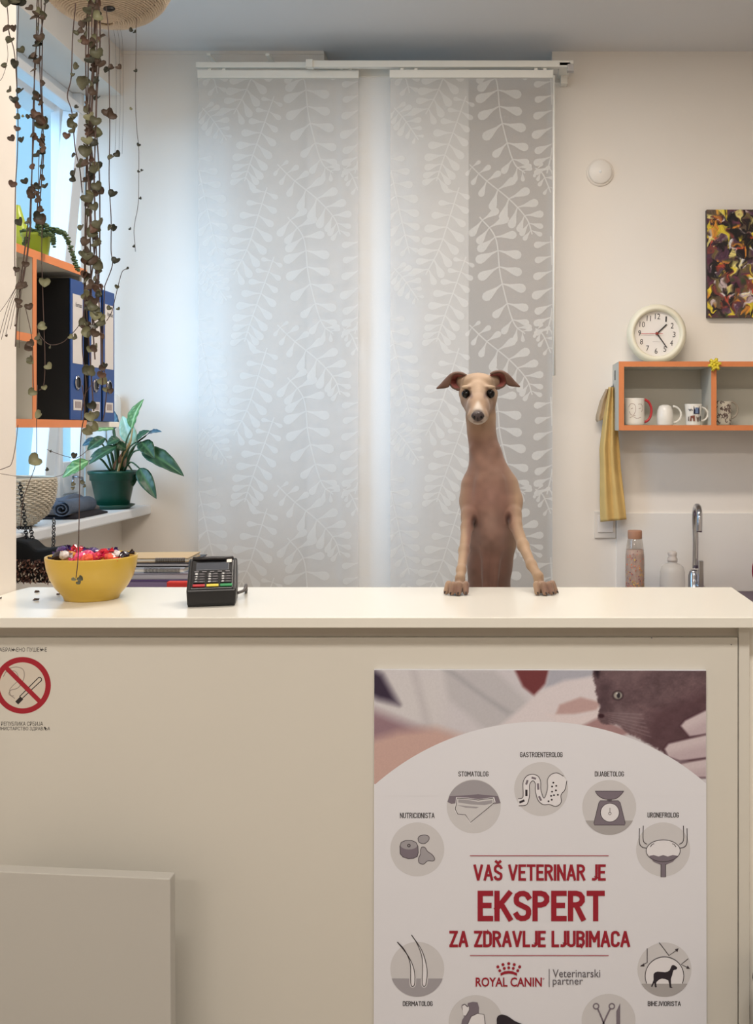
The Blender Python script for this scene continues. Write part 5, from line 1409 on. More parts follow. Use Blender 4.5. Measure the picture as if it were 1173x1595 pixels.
MB().tube(spline([M @ Vector((-hw * .8, .024, tz)), M @ Vector((-hw * .45, .018, tz + .0005)), M @ Vector((0, .018, tz + .001)), M @ Vector((hw * .45, .018, tz + .0005)), M @ Vector((hw * .8, .024, tz))], 6), .0035, 8).build('paper_lid', mat('lid_black', (32, 29, 31), .3), ct, smooth=True)
M_key = mat('key_black', (40, 38, 42), .45); M_kp = mat('key_print', (206, 206, 206), .5); M_kp2 = mat('key_print_dim', (110, 106, 110), .5)
for i in range(5):
    fbox('function_key', -.72 + i * .31, -.54 + i * .31, .565, .60, .002, .0036, mat('function_key_grey', (120, 118, 122), .4))
for r in range(4):
    for c in range(3):
        u = -.72 + c * .53; v = .46 - r * .085
        kk = fbox('number_key', u, u + .44, v, v + .066, .002, .0042, M_key)
        ch_ = '123456789*0#'[r * 3 + c]
        vv, ff = text_poly(ch_, .03)
        mb = MB(); mb.add([((u + .05 + .10 * a_) * hw, (v + .008 + .05 * b_) * FL, .0044) for a_, b_ in vv], ff, FM)
        mb.build('digit', M_kp, kk, fixn=False)
        MB().add([((u + .24 + .14 * a_) * hw, (v + .02 + .02 * b_) * FL, .0044) for a_, b_ in ((0, 0), (1, 0), (1, 1), (0, 1))], [(0, 1, 2, 3)], FM).build('key_marking', M_kp2, kk, fixn=False)
for c, (colr, nm) in enumerate((((176, 40, 48), 'red key'), ((216, 198, 70), 'yellow key'), ((44, 140, 84), 'green key'))):
    k_ = fbox('command_key', -.74 + c * .54, -.26 + c * .54, .085, .15, .002, .0048, mat(nm.replace(' ', '_'), colr, .4))
    k_['label'] = nm
tag(MB().tube(spline([M @ Vector((hw * .97, .03, .012)), M @ Vector((hw + .010, .045, .014)), M @ Vector((hw + .013, .065, .020)), M @ Vector((hw + .012, .10, .004)), M @ Vector((hw + .012, .125, .0035))], 6), .0028, 8).build('cable', mat('cable_grey', (84, 80, 80), .5), ct, smooth=True), kind=None)

# ------------------------------------------------------------------ hanging basket with string of hearts
dv_ = 1.78
hb = thing('string_of_hearts', 'hanging crocheted basket with long trailing heart-leaved vines, upper left', 'hanging plant', P(165, 33, dv_))
hx = PX(163, dv_); hz = PZ(36, dv_)
M_jute = mat('jute_beige', (198, 182, 162), .9, var=.06, vscale=60)
prof_b = [(.012, .003), (.035, .006), (.06, .014), (.080, .026), (.098, .044), (.112, .07), (.120, .105), (.120, .135)]
mb = MB().lathe([(0, 0)] + [(r - .003, z + .001) for r, z in prof_b], 48, Matrix.Translation((hx, dv_, hz)), cap0=False, cap1=False)
mb.build('basket_shell', M_jute, hb, smooth=True)
mb = MB(); rows = []
zs_, rs_ = [p[1] for p in prof_b], [p[0] for p in prof_b]
tt = np.linspace(0, 1, 44); pi_ = np.linspace(0, len(prof_b) - 1, 44)
for j in range(1, 44):
    r = float(np.interp(pi_[j], range(len(prof_b)), rs_)); z = float(np.interp(pi_[j], range(len(prof_b)), zs_)); N = max(16, int(r * 2 * PI / .0035))
    pts = [(hx + (r + (.0012 if (i + j) % 2 else -.0006)) * math.cos(2 * PI * i / N), dv_ + (r + (.0012 if (i + j) % 2 else -.0006)) * math.sin(2 * PI * i / N), hz + z - .001) for i in range(N)]
    mb.tube(pts, .0022, 4, closed=True)
tag(mb.build('crochet_rows', M_jute, hb, smooth=True, fixn=False), kind='stuff')
MB().lathe([(0, .110), (.115, .112)], 32, Matrix.Translation((hx, dv_, hz)), cap0=False, cap1=False).build('soil', MATS['soil'], hb)
mb = MB()
for a_ in (PI / 6, PI * 5 / 6, PI * 3 / 2):
    MB().tube([(hx + .12 * math.cos(a_), dv_ + .12 * math.sin(a_), hz + .13), (hx, dv_, ZC - .03)], .002, 6).build('hanging_cord', M_jute, hb, smooth=True)
MB().lathe([(.012, 0), (.012, -.03), (0, -.035)], 16, Matrix.Translation((hx, dv_, ZC)), cap0=True, cap1=False).build('ceiling_hook', M_steel, hb, smooth=True)
MB().ball((PX(169, dv_ - .06), dv_ - .057, PZ(12.5, dv_ - .06)), (.0105, .004, .005), 12, 8).build('drain_plug', M_black, hb, smooth=True)

# leaf meshes: small folded hearts
def heart_mesh(name, m):
    pts = [(0, 0), (.28, .14), (.52, .04), (.60, -.25), (.46, -.58), (.2, -.80), (0, -.90), (-.2, -.80), (-.46, -.58), (-.60, -.25), (-.52, .04), (-.28, .14)]
    vs = [(x, .0 - abs(x) * .28, y) for x, y in pts] + [(0, -.06, -.35)]
    n_ = len(pts); fs = [(i, (i + 1) % n_, n_) for i in range(n_)]
    k_ = len(vs); vs2 = [(x, y + .06, z) for x, y, z in vs]
    fs2 = [tuple(k_ + i for i in reversed(f)) for f in fs]
    rim = [(i, (i + 1) % n_, k_ + (i + 1) % n_, k_ + i) for i in range(n_)]
    me = bpy.data.meshes.new(name); me.from_pydata(vs + vs2, [], fs + fs2 + rim)
    for p in me.polygons: p.use_smooth = True
    me.materials.append(m); return me
HM = [heart_mesh('leaf', mat('heart_grey_green', (88, 88, 68), .5, var=.15, vscale=40)), heart_mesh('leaf', mat('heart_brown', (80, 65, 54), .55, var=.15, vscale=40)),
      heart_mesh('leaf', mat('heart_dark', (52, 54, 44), .5, var=.15, vscale=40)), heart_mesh('leaf', mat('heart_sage', (128, 128, 98), .5, var=.15, vscale=40)),
      heart_mesh('leaf', mat('heart_rosy', (100, 76, 64), .55, var=.15, vscale=40))]
M_vine = mat('vine_stem', (84, 66, 60), .7)
leafcount = [0]
def add_leaf(px, py, d, size_px, k, ang, yaw, tilt, stem=None):
    p = P(px, py, d); s = size_px * 1.12 * d / F
    if leafcount[0] >= 296: return
    leafcount[0] += 1
    o = bpy.data.objects.new('leaf', HM[k]); COL.objects.link(o); o.parent = hb
    M = Matrix.Translation(p - worldloc(hb)) @ Matrix.Rotation(ang, 4, 'Y') @ Matrix.Rotation(yaw, 4, 'Z') @ Matrix.Rotation(tilt, 4, 'X') @ Matrix.Diagonal((s, s, s * .95, 1))
    o.matrix_local = M
vr = random.Random(77)
def strand(pts, d, r=.0009, leaves=(), dense=0, size=(8, 13), spread=4, cols=(0, 1, 2, 3), dd=0.0, thin=False):
    """leaves: explicit (x, y, size); dense: number of random pairs along the strand"""
    cv = spline([P(x, y, d + dd * i) for i, (x, y) in enumerate(pts)], 8)
    MB().tube(cv, r, 5).build('vine', M_vine, hb, smooth=True)
    for L_ in leaves:
        x, y, s = L_[:3]; k = L_[3] if len(L_) > 3 else vr.choice(cols)
        add_leaf(x, y - s * .4, d - .004, s, k, vr.uniform(-1.1, 1.1), vr.uniform(-.7, .7), vr.uniform(-.6, .3))
    for i in range(dense):
        f = (i + vr.random()) / dense; q_ = cv[int(f * (len(cv) - 1))]
        x = VX + q_.x * F / q_.y; y = VY - (q_.z - H) * F / q_.y
        if y < -6: continue
        s_ = vr.choice([-1, 1])
        add_leaf(x + s_ * vr.uniform(0, spread), y, q_.y - vr.uniform(.001, .01), vr.uniform(*size), vr.choice(cols), s_ * vr.uniform(.2, 1.6), vr.uniform(-.9, .9), vr.uniform(-.7, .4))
df = dv_ - .125
# main bundle
mbs = [[(150, -40), (140, 0), (138, 60), (136, 200), (133, 330), (131, 470), (130, 520)], [(152, -40), (147, 40), (146, 120), (141, 220), (140, 330), (143, 480), (148, 560)],
       [(150, -40), (151, 60), (150, 150), (147, 300), (152, 430), (157, 520), (160, 600)], [(150, -40), (136, 20), (134, 140), (142, 260), (135, 350), (133, 450), (139, 540), (146, 640)],
       [(150, -40), (148, 60), (139, 180), (146, 270), (148, 380), (140, 460), (150, 520)], [(150, -30), (143, 30), (144, 140), (136, 240), (142, 340), (150, 440), (148, 500)],
       [(152, -30), (156, 60), (150, 180), (155, 280), (155, 400), (152, 470)]]
for i, m_ in enumerate(mbs):
    strand(m_, df - .012 * (i % 3), .0011, dense=17, size=(8, 14), spread=6, cols=(0, 0, 1, 1, 2, 3, 4))
strand([(118, 5), (113, 60), (111, 120), (105, 150), (112, 175), (117, 230), (124, 262), (128, 300)], df, leaves=[(119, 51, 8, 0), (129, 50, 9, 1), (124, 64, 5), (121, 105, 10), (114, 117, 6), (112, 182, 9), (115, 195, 13, 0), (112, 205, 11, 0), (105, 212, 10, 4), (117, 243, 8), (123, 258, 12, 0), (115, 270, 12, 2), (111, 280, 9, 2), (121, 168, 6), (117, 181, 7)])
strand([(165, 10), (170, 60), (170, 120), (171, 200), (170, 280), (173, 340), (173, 390), (175, 413), (163, 446)], df, .0008, leaves=[(169, 110, 10, 2), (176, 107, 9, 1), (183, 106, 8, 1), (166, 176, 13, 1), (177, 181, 12, 1), (176, 247, 11, 0), (180, 241, 9, 2), (178, 303, 12, 2), (173, 356, 9, 0), (180, 356, 10, 2), (182, 407, 11, 2)])
strand([(212, 15), (212, 80), (211, 150), (213, 200), (216, 230), (216, 280), (215, 320), (209, 355), (211, 392)], dv_, .0005, leaves=[(206, 48, 6, 2), (209, 51, 5, 2), (210, 111, 5, 2), (205, 170, 4), (217, 226, 5, 2), (217, 268, 4, 2), (222, 266, 4, 2), (218, 309, 4, 2), (202, 357, 4, 2), (208, 384, 4, 2)])
for xx in (180, 186, 191):
    strand([(xx - 6, 36), (xx, 70), (xx + 1, 170), (xx - 1, 240)], dv_ + .05, .00025)
# left bundle
lbs = [[(62, -40), (58, 0), (56, 80), (52, 160), (50, 260), (48, 345)], [(66, -40), (64, 0), (66, 60), (65, 130), (67, 220), (60, 300), (56, 350)], [(70, -40), (70, 10), (62, 70), (64, 160), (68, 230), (64, 290), (60, 345)],
       [(60, -40), (60, 40), (54, 100), (53, 200), (48, 300), (46, 350)]]
for i, m_ in enumerate(lbs):
    strand(m_, df + .0, .0009, leaves=[(56, 22, 10, 1)] if i == 0 else [], dense=9, size=(8, 13), spread=5, cols=(1, 1, 2, 0, 4))
strand([(62, 180), (66, 190), (60, 260), (62, 340)], df, .0006, leaves=[(64, 195, 18, 0), (72, 197, 12, 0), (57, 215, 10, 4), (62, 220, 10, 1), (69, 214, 7, 1), (56, 243, 11, 2), (62, 238, 10, 2), (66, 260, 7, 2), (60, 292, 9, 2), (70, 291, 9, 2), (60, 303, 9, 1), (60, 343, 15, 1), (57, 20, 11), (60, 60, 13, 1), (54, 86, 12, 1), (45, 182, 7, 2), (50, 182, 7, 1), (37, 182, 4)])
# far left strands crossing the near wall
strand([(6, -30), (12, 20), (14, 50), (22, 80), (26, 130), (28, 190), (27, 240), (24, 300), (23, 400), (24, 430)], 1.72, .0008, leaves=[(11, 5, 14, 0), (20, 5, 15, 2), (28, 6, 13, 0), (16, 48, 14, 1), (18, 64, 12, 0), (31, 79, 10, 0), (10, 105, 9, 0), (25, 100, 13, 2), (14, 142, 9, 0), (33, 143, 11, 2), (21, 156, 11, 2), (30, 166, 9, 4), (25, 183, 8, 0), (27, 201, 8, 4), (16, 216, 9, 1), (34, 218, 9, 2), (21, 287, 10, 4), (37, 283, 9, 2), (29, 346, 12, 2), (26, 420, 8, 1)])
strand([(30, -30), (28, 40), (26, 100), (28, 180)], 1.73, .0006, leaves=[(44, 15, 10, 1), (36, 4, 12, 2), (22, 44, 10, 1)])
strand([(10, 60), (12, 90), (4, 120), (-6, 130)], 1.74, .0004, leaves=[(8, 104, 6)])
# tuft at the lower left: thin bare twigs fanning down
strand([(48, 345), (42, 400), (36, 432), (34, 450)], df - .01, .0014, leaves=[(40, 412, 9, 1), (36, 450, 13, 1), (42, 447, 10, 1), (30, 470, 9, 1), (44, 478, 10, 1), (32, 478, 8, 1), (46, 535, 10, 1), (58, 527, 10, 0), (46, 560, 9, 0)])
strand([(44, 345), (38, 395), (33, 432), (30, 470), (26, 500), (24, 540)], df - .005, .001)
for i in range(7):
    ex = -12 + i * 7; ey = 500 + (i * 37) % 45
    strand([(30 + i * 1.6, 420), (28 + i * 1.4, 440), (10 + i * 3.6, 472), (ex, ey)], df - .01 + .002 * i, .0004, leaves=[(ex + 1, ey + 2, 4, 1)] if i % 2 else [])
# long single strands
strand([(66, 340), (65, 400), (68, 500), (70, 560), (68, 600), (61, 608)], df, .0007, leaves=[(69, 440, 13, 3), (70, 512, 12, 3), (73, 572, 10, 3), (62, 533, 9, 0), (68, 604, 7, 3)])
strand([(40, 480), (50, 530), (52, 590), (53, 614)], df, .0006, leaves=[(49, 564, 9, 3), (53, 612, 11, 3), (48, 544, 11, 1)])
strand([(58, 600), (57, 655), (56, 718), (44, 755), (36, 780), (32, 820)], df, .0006, leaves=[(63, 648, 12, 3), (60, 720, 17, 3)])
strand([(128, 600), (132, 640), (126, 680), (124, 760), (122, 860), (118.5, 900)], df + .02, .0008, leaves=[(117, 710, 9, 2), (116, 755, 6, 0), (114, 761, 5, 0), (130, 752, 6, 0), (131, 758, 5, 0), (116, 903, 6, 3), (123, 902, 8, 0), (121, 908, 6, 0)])
strand([(131, 470), (128, 540), (134, 600), (128, 640)], df, .0008, leaves=[(138, 648, 13, 3), (134, 672, 15, 3), (144, 668, 14, 3), (140, 580, 14, 0), (141, 545, 9, 3), (148, 542, 10, 3)])
strand([(57, 505), (64, 525), (78, 537), (96, 534), (108, 524), (122, 508), (131, 488)], df, .0006, leaves=[(78, 541, 5), (108, 526, 7, 3), (115, 527, 8, 0)])
strand([(73, 700), (88, 706), (104, 711), (120, 713), (138, 700)], df + .02, .0005, leaves=[(79, 703, 4, 2), (72, 732, 5, 2)])
strand([(-4, 737), (30, 742), (74, 744), (96, 740), (104, 733)], df + .02, .0004)
strand([(-4, 733), (10, 728), (18, 722), (24, 695), (28, 662)], df + .02, .0006)
strand([(163, 446), (161, 500), (160, 560), (166, 600), (163, 640), (160, 655)], df, .0009, leaves=[(164, 570, 9, 2), (165, 607, 8, 3), (172, 609, 8, 1), (157, 594, 14, 3), (146, 648, 12, 0)])
strand([(166, 500), (174, 486), (180, 462), (184, 445), (190, 424), (196, 419)], df, .0006, leaves=[(172, 481, 7, 0), (183, 447, 6, 0), (183, 482, 5, 0), (197, 420, 5, 2)])
strand([(150, 590), (142, 600), (130, 620), (126, 655)], df, .0005)
for (x, y, s, k) in ((150, 492, 14, 3), (158, 494, 13, 3), (146, 480, 13, 0), (150, 520, 12, 1), (141, 650, 13, 3), (136, 400, 14, 0), (145, 405, 15, 1), (150, 415, 14, 0), (128, 395, 10, 0), (153, 350, 16, 0), (146, 365, 14, 0), (149, 290, 13, 0), (131, 130, 19, 0), (150, 85, 16, 0), (139, 95, 14, 2), (157, 100, 13, 1), (134, 236, 17, 0), (148, 264, 15, 0), (133, 310, 16, 0), (136, 378, 14, 1), (127, 355, 10, 0)):
    add_leaf(x, y - s * .4, df - .03, s, k, vr.uniform(-1, 1), vr.uniform(-.5, .5), vr.uniform(-.5, .3))

# ------------------------------------------------------------------ the dog: one continuous body from a blended distance field
VO = 0.002
gx0, gx1 = PX(684, 1.95), PX(884, 1.95)
GX = np.arange(gx0, gx1, VO, dtype=np.float32); GY = np.arange(1.815, 2.26, VO, dtype=np.float32); GZ = np.arange(ZD - 0.006, H + 0.125, VO, dtype=np.float32)
D = np.full((len(GX), len(GY), len(GZ)), 1.0, np.float32)
def block(lo, hi, mg):
    sl = []
    for G, a_, b_ in ((GX, lo[0], hi[0]), (GY, lo[1], hi[1]), (GZ, lo[2], hi[2])):
        i0 = max(0, int((a_ - mg - G[0]) / VO)); i1 = min(len(G), int((b_ + mg - G[0]) / VO) + 2)
        sl.append(slice(i0, max(i0, i1)))
    return tuple(sl)
def put_sd(fn, lo, hi, k, cut=False):
    sl = block(lo, hi, k + .012)
    x = GX[sl[0]][:, None, None]; y = GY[sl[1]][None, :, None]; z = GZ[sl[2]][None, None, :]
    d = fn(x, y, z).astype(np.float32); cur = D[sl]
    if cut:
        h = np.maximum(k - np.abs(cur + d), 0) / k
        D[sl] = np.maximum(cur, -d) + h * h * k / 4
    else:
        h = np.maximum(k - np.abs(cur - d), 0) / k
        D[sl] = np.minimum(cur, d) - h * h * k / 4
def cone(a_, ra, b_, rb, k=.012, cut=False):
    a_, b_ = np.array(a_, float), np.array(b_, float); ba = b_ - a_; L2 = float(ba @ ba)
    def fn(x, y, z):
        px_, py_, pz_ = x - a_[0], y - a_[1], z - a_[2]
        t = np.clip((px_ * ba[0] + py_ * ba[1] + pz_ * ba[2]) / L2, 0, 1)
        return np.sqrt((px_ - t * ba[0]) ** 2 + (py_ - t * ba[1]) ** 2 + (pz_ - t * ba[2]) ** 2) - (ra + (rb - ra) * t)
    r = max(ra, rb); put_sd(fn, np.minimum(a_, b_) - r, np.maximum(a_, b_) + r, k, cut)
def ell(c, r, k=.012, cut=False, rot=None):
    c = np.array(c, float); R = np.array(rot if rot is not None else np.eye(3), float)
    def fn(x, y, z):
        q = [x - c[0], y - c[1], z - c[2]]
        p = [R[0][i] * q[0] + R[1][i] * q[1] + R[2][i] * q[2] for i in range(3)]
        k0 = np.sqrt((p[0] / r[0]) ** 2 + (p[1] / r[1]) ** 2 + (p[2] / r[2]) ** 2) + 1e-6
        k1 = np.sqrt((p[0] / r[0] ** 2) ** 2 + (p[1] / r[1] ** 2) ** 2 + (p[2] / r[2] ** 2) ** 2) + 1e-6
        return k0 * (k0 - 1) / k1
    m = max(r); put_sd(fn, c - m, c + m, k, cut)
def Q(px, py, d): return np.array(P(px, py, d))
def chain_(pts, k=.012):
    """pts: (px, py, depth, radius px)"""
    for (x0, y0, d0, r0), (x1, y1, d1, r1) in zip(pts[:-1], pts[1:]):
        cone(Q(x0, y0, d0), r0 * d0 / F, Q(x1, y1, d1), r1 * d1 / F, k)
# trunk
DT = 2.10
chain_([(763, 762, 2.105, 31), (767, 800, 2.105, 35), (768, 840, 2.11, 34), (763, 880, 2.12, 32), (761, 925, 2.125, 31), (761, 985, 2.13, 36), (761, 1010, 2.14, 34)], .02)
ell(Q(766, 785, 2.10), (.048, .064, .080), .02)
ell(Q(766, 820, 2.085), (.038, .055, .055), .02)
chain_([(763, 742, 2.055, 15), (765, 785, 2.040, 13), (766, 825, 2.045, 11)], .025)          # breast bone
chain_([(751, 752, 2.05, 12), (748, 785, 2.046, 13)], .014); chain_([(776, 752, 2.05, 12), (781, 785, 2.046, 13)], .014)
chain_([(757, 855, 2.066, 5), (756, 915, 2.07, 5)], .012); chain_([(774, 855, 2.066, 5), (771, 915, 2.07, 5)], .012)
# neck
chain_([(749, 625, 2.105, 22), (749, 650, 2.10, 21.5), (750, 672, 2.095, 20.5), (753, 692, 2.095, 20.5), (757, 710, 2.09, 24), (760, 735, 2.09, 33)], .012)
chain_([(740, 700, 2.075, 6), (752, 730, 2.055, 5)], .012); chain_([(768, 700, 2.075, 6), (760, 730, 2.055, 5)], .012)
# shoulders and arms
chain_([(757, 722, 2.09, 14), (738, 757, 2.08, 17), (733.5, 780, 2.07, 15.5), (729, 806, 2.045, 11)], .016)
chain_([(763, 722, 2.09, 14), (787, 757, 2.08, 18), (796, 780, 2.07, 16), (801, 806, 2.045, 11.5)], .016)
chain_([(730, 800, 2.04, 10.5), (727.5, 822, 2.02, 9), (723, 858, 1.965, 8), (718.5, 888, 1.905, 7), (717, 900, 1.888, 7)], .008)
chain_([(801, 800, 2.04, 11), (803, 818, 2.02, 9.5), (815, 850, 1.965, 8.6), (828, 880, 1.912, 7.4), (838, 897, 1.888, 7.2)], .008)
ell(Q(727, 812, 2.055), (.010, .012, .013), .01); ell(Q(804, 812, 2.055), (.010, .012, .013), .01)
TOES = []
def paw(px, py, hd, rt, sgn):
    """hd: heading (x, y) of the paw on the counter"""
    base = Vector(P(px, py, 1.888)); hd = Vector((hd[0], hd[1], 0)).normalized(); sd = Vector((-hd.y, hd.x, 0))
    heel = Vector((base.x, 1.885, ZT + .012))
    c = heel + hd * .017
    cone(np.array(base), .0078, np.array(heel + Vector((0, 0, .004))), .010, .008)
    ell(np.array(c + Vector((0, 0, -.0005))), (.0138, .0135, .0108), .006)
    for i, (o_, f_) in enumerate(((-.0160, .009), (-.0056, .0175), (.0056, .0175), (.0160, .009))):
        kn = c + sd * o_ * .98 + hd * (f_ - .003) + Vector((0, 0, .0050)); tp_ = c + sd * o_ * 1.12 + hd * (f_ + .0055); tp_.z = ZT + .0058
        kn.z += .0012; cone(np.array(kn), .0066, np.array(tp_), .0056, .0012)
        TOES.append((tp_, hd + sd * o_ * 18))
paw(716.5, 902, (-.18, -1), 0, 1)
paw(839.5, 899, (.42, -1), 0, -1)
# haunches, hind legs standing on the low desk, tail
for s_, x in ((-1, 742), (1, 781)):
    chain_([(761 + s_ * 12, 985, 2.13, 28), (x + s_ * 4, 1040, 2.09, 20), (x + s_ * 2, 1075, 2.07, 13), (x, 1120, 2.12, 9), (x, 1140, 2.145, 8)], .014)
    a_ = Q(x, 1140, 2.145); f_ = np.array((a_[0], 2.125, ZD + .012))
    cone(a_, .011, f_, .009, .008)
    cone(f_, .010, np.array((f_[0], 2.085, ZD + .008)), .008, .01)
    for o_ in (-.012, -.004, .004, .012):
        cone(np.array((f_[0] + o_, 2.085, ZD + .009)), .006, np.array((f_[0] + o_ * 1.2, 2.066, ZD + .006)), .0055, .003)
chain_([(761, 1000, 2.17, 9), (762, 1060, 2.22, 5), (766, 1120, 2.225, 3.5), (770, 1165, 2.21, 2.6)], .01)
# head
HC = 2.10
ell(Q(744.5, 603, 2.105), (.0335, .040, .0275), .010)
ell(Q(745, 613, 2.092), (.0395, .028, .0215), .014)
ell(Q(745, 626, 2.085), (.0335, .028, .0185), .014)
ell(Q(745, 637, 2.065), (.0240, .030, .0165), .012)
ell(Q(744.5, 595, 2.095), (.0325, .028, .0165), .010)
chain_([(745, 622, 2.075, 23), (744.8, 636, 2.03, 15.5), (744.5, 649, 1.995, 11.5)], .012)
chain_([(744.5, 606, 2.060, 11), (744.5, 628, 2.02, 9.5), (744.4, 643, 1.992, 9.2)], .014)
chain_([(745, 634, 2.07, 18), (744.6, 651, 1.999, 8.6)], .008)
ell(Q(736.5, 648.5, 2.000), (.0105, .0125, .0095), .008); ell(Q(752.5, 648.5, 2.000), (.0105, .0125, .0095), .008)
for ex in (726.4, 763.8):
    s_ = -1 if ex < 744 else 1
    ell(Q(ex + s_ * -.5, 603.5, 2.056), (.0115, .008, .0045), .008)
    ell(Q(ex, 613.6, 2.040), (.0100, .011, .0090), .004, cut=True)
# ear roots
ell(Q(720, 594, 2.11), (.012, .012, .014), .012); ell(Q(770, 594, 2.11), (.012, .012, .014), .012)

def surface_net(D):
    nx, ny, nz = D.shape; S = D < 0
    cnt = np.zeros((nx - 1, ny - 1, nz - 1), np.uint8)
    for i in (0, 1):
        for j in (0, 1):
            for k in (0, 1): cnt += S[i:nx - 1 + i, j:ny - 1 + j, k:nz - 1 + k]
    act = (cnt > 0) & (cnt < 8); I = np.argwhere(act); idx = np.full(act.shape, -1, np.int64); idx[act] = np.arange(len(I))
    pos = np.zeros((len(I), 3)); num = np.zeros(len(I))
    cor = [(i, j, k) for i in (0, 1) for j in (0, 1) for k in (0, 1)]
    for a_ in cor:
        for b_ in cor:
            if sum(b_) <= sum(a_) or sum(abs(a_[i] - b_[i]) for i in range(3)) != 1: continue
            va = D[I[:, 0] + a_[0], I[:, 1] + a_[1], I[:, 2] + a_[2]]; vb = D[I[:, 0] + b_[0], I[:, 1] + b_[1], I[:, 2] + b_[2]]
            m = (va < 0) != (vb < 0); t = np.where(m, va / np.where(m, va - vb, 1), 0)
            for c in range(3): pos[:, c] += np.where(m, a_[c] + t * (b_[c] - a_[c]), 0)
            num += m
    pos = pos / num[:, None] + I
    vs = pos * VO + np.array((GX[0], GY[0], GZ[0])); F_ = []
    for ax in range(3):
        sh = [slice(None)] * 3; s0 = list(sh); s1 = list(sh); s0[ax] = slice(0, -1); s1[ax] = slice(1, None)
        ch_ = S[tuple(s0)] != S[tuple(s1)]; E = np.argwhere(ch_)
        u, v = [(1, 2), (2, 0), (0, 1)][ax]
        E = E[(E[:, u] > 0) & (E[:, v] > 0) & (E[:, u] < D.shape[u] - 1) & (E[:, v] < D.shape[v] - 1)]
        fl = S[E[:, 0], E[:, 1], E[:, 2]]
        def g(du, dv):
            e = E.copy(); e[:, u] += du; e[:, v] += dv
            return idx[e[:, 0], e[:, 1], e[:, 2]]
        q_ = np.stack([g(-1, -1), g(0, -1), g(0, 0), g(-1, 0)], 1)
        q_[~fl] = q_[~fl][:, ::-1]; F_.append(q_)
    return vs, np.concatenate(F_)
vs, fs = surface_net(D)
dog = thing('dog', 'slim fawn greyhound-type dog standing upright with both forepaws on the counter', 'dog', (PX(765, 2.1), 2.1, ZD))
o0 = np.array(worldloc(dog))
me = bpy.data.meshes.new('body')
me.vertices.add(len(vs)); me.vertices.foreach_set('co', (vs - o0).reshape(-1))
me.loops.add(len(fs) * 4); me.loops.foreach_set('vertex_index', fs.reshape(-1).astype(np.int32))
me.polygons.add(len(fs)); me.polygons.foreach_set('loop_start', (np.arange(len(fs)) * 4).astype(np.int32))
me.update(calc_edges=True); me.validate()
me.polygons.foreach_set('use_smooth', np.ones(len(me.polygons), bool))
# coat colours by place on the body, plus painted shade in the armpits
x, y, z = vs[:, 0], vs[:, 1], vs[:, 2]
qx = VX + x * F / y; qy = VY - (z - H) * F / y
colr = np.zeros((len(vs), 3)); colr[:] = (184, 148, 118)
def cb_(mask, c):
    m = np.clip(mask, 0, 1)[:, None]; colr[:] = colr * (1 - m) + np.array(c, float) * m
def bump_(cx, cy, rx, ry, p=1.0): return np.clip(1 - np.sqrt(((qx - cx) / rx) ** 2 + ((qy - cy) / ry) ** 2), 0, 1) ** p * 1.6
ramp = lambda v, a_, b_: np.clip((v - a_) / (b_ - a_), 0, 1)
front = ramp(-y, -2.12, -2.06)
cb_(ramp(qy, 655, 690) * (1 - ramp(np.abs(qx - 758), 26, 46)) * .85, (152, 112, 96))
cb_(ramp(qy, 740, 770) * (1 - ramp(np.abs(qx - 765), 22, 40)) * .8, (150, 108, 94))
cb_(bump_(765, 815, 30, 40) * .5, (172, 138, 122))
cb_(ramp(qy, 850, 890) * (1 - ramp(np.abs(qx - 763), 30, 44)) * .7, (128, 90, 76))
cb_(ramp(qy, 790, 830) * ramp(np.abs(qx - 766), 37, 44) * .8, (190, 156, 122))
cb_((bump_(739, 812, 7, 12) + bump_(792, 807, 7, 12)) * .8, (84, 52, 44))  # armpit creases: shade painted into the colour
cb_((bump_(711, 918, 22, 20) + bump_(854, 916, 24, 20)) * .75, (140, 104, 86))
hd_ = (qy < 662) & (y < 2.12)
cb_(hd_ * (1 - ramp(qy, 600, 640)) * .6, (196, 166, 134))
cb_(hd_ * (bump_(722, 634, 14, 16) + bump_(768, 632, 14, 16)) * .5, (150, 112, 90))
cb_(hd_ * (bump_(734, 617, 4, 6) + bump_(756, 617, 4, 6)) * .6, (116, 82, 70))
cb_(hd_ * (bump_(726.4, 613.5, 9, 9, 1)) * .7, (96, 68, 58)); cb_(hd_ * (bump_(763.8, 613.5, 9, 9, 1)) * .7, (96, 68, 58))
cb_(hd_ * (bump_(727, 603.5, 9, 3.5) + bump_(763, 603.5, 9, 3.5)) * .7, (206, 178, 146))
cb_(hd_ * (bump_(731, 604.5, 4, 3) + bump_(759, 604.5, 4, 3)) * .5, (120, 84, 68))
tri = (1 - ramp(np.abs(qx - 744.6) - (qy - 622) * .45, -2, 3)) * ramp(qy, 621, 627)
cb_(hd_ * tri * .85 * (y < 2.06), (214, 200, 184))
cb_(hd_ * bump_(744.5, 653, 17, 12) * (y < 2.03), (196, 176, 162))
cb_(hd_ * bump_(744.4, 641, 9, 4) * (y < 2.03) * .8, (120, 104, 98))
cb_(hd_ * (1 - ramp(np.abs(qy - 657.5 + .1 * np.abs(qx - 744.5)), .6, 1.6)) * (np.abs(qx - 744.5) < 7) * (y < 2.03) * .5, (80, 56, 50))
gr_ = colr.mean(1, keepdims=True); colr[:] = (colr * .95 + gr_ * .05) * np.array((.87, .885, .905))
nzz = value_noise(qx / 9, qy / 9, 8); colr *= (0.95 + .1 * nzz)[:, None]
c01 = colr / 255; linc = np.where(c01 <= .04045, c01 / 12.92, ((c01 + .055) / 1.055) ** 2.4)
at = me.color_attributes.new('coat', 'FLOAT_COLOR', 'POINT')
at.data.foreach_set('color', np.concatenate([linc, np.ones((len(linc), 1))], 1).astype(np.float32).reshape(-1))
M_coat = mat('short_coat', (180, 144, 116), .62, attr='coat', bump=.12, bscale=500, spec=.3)
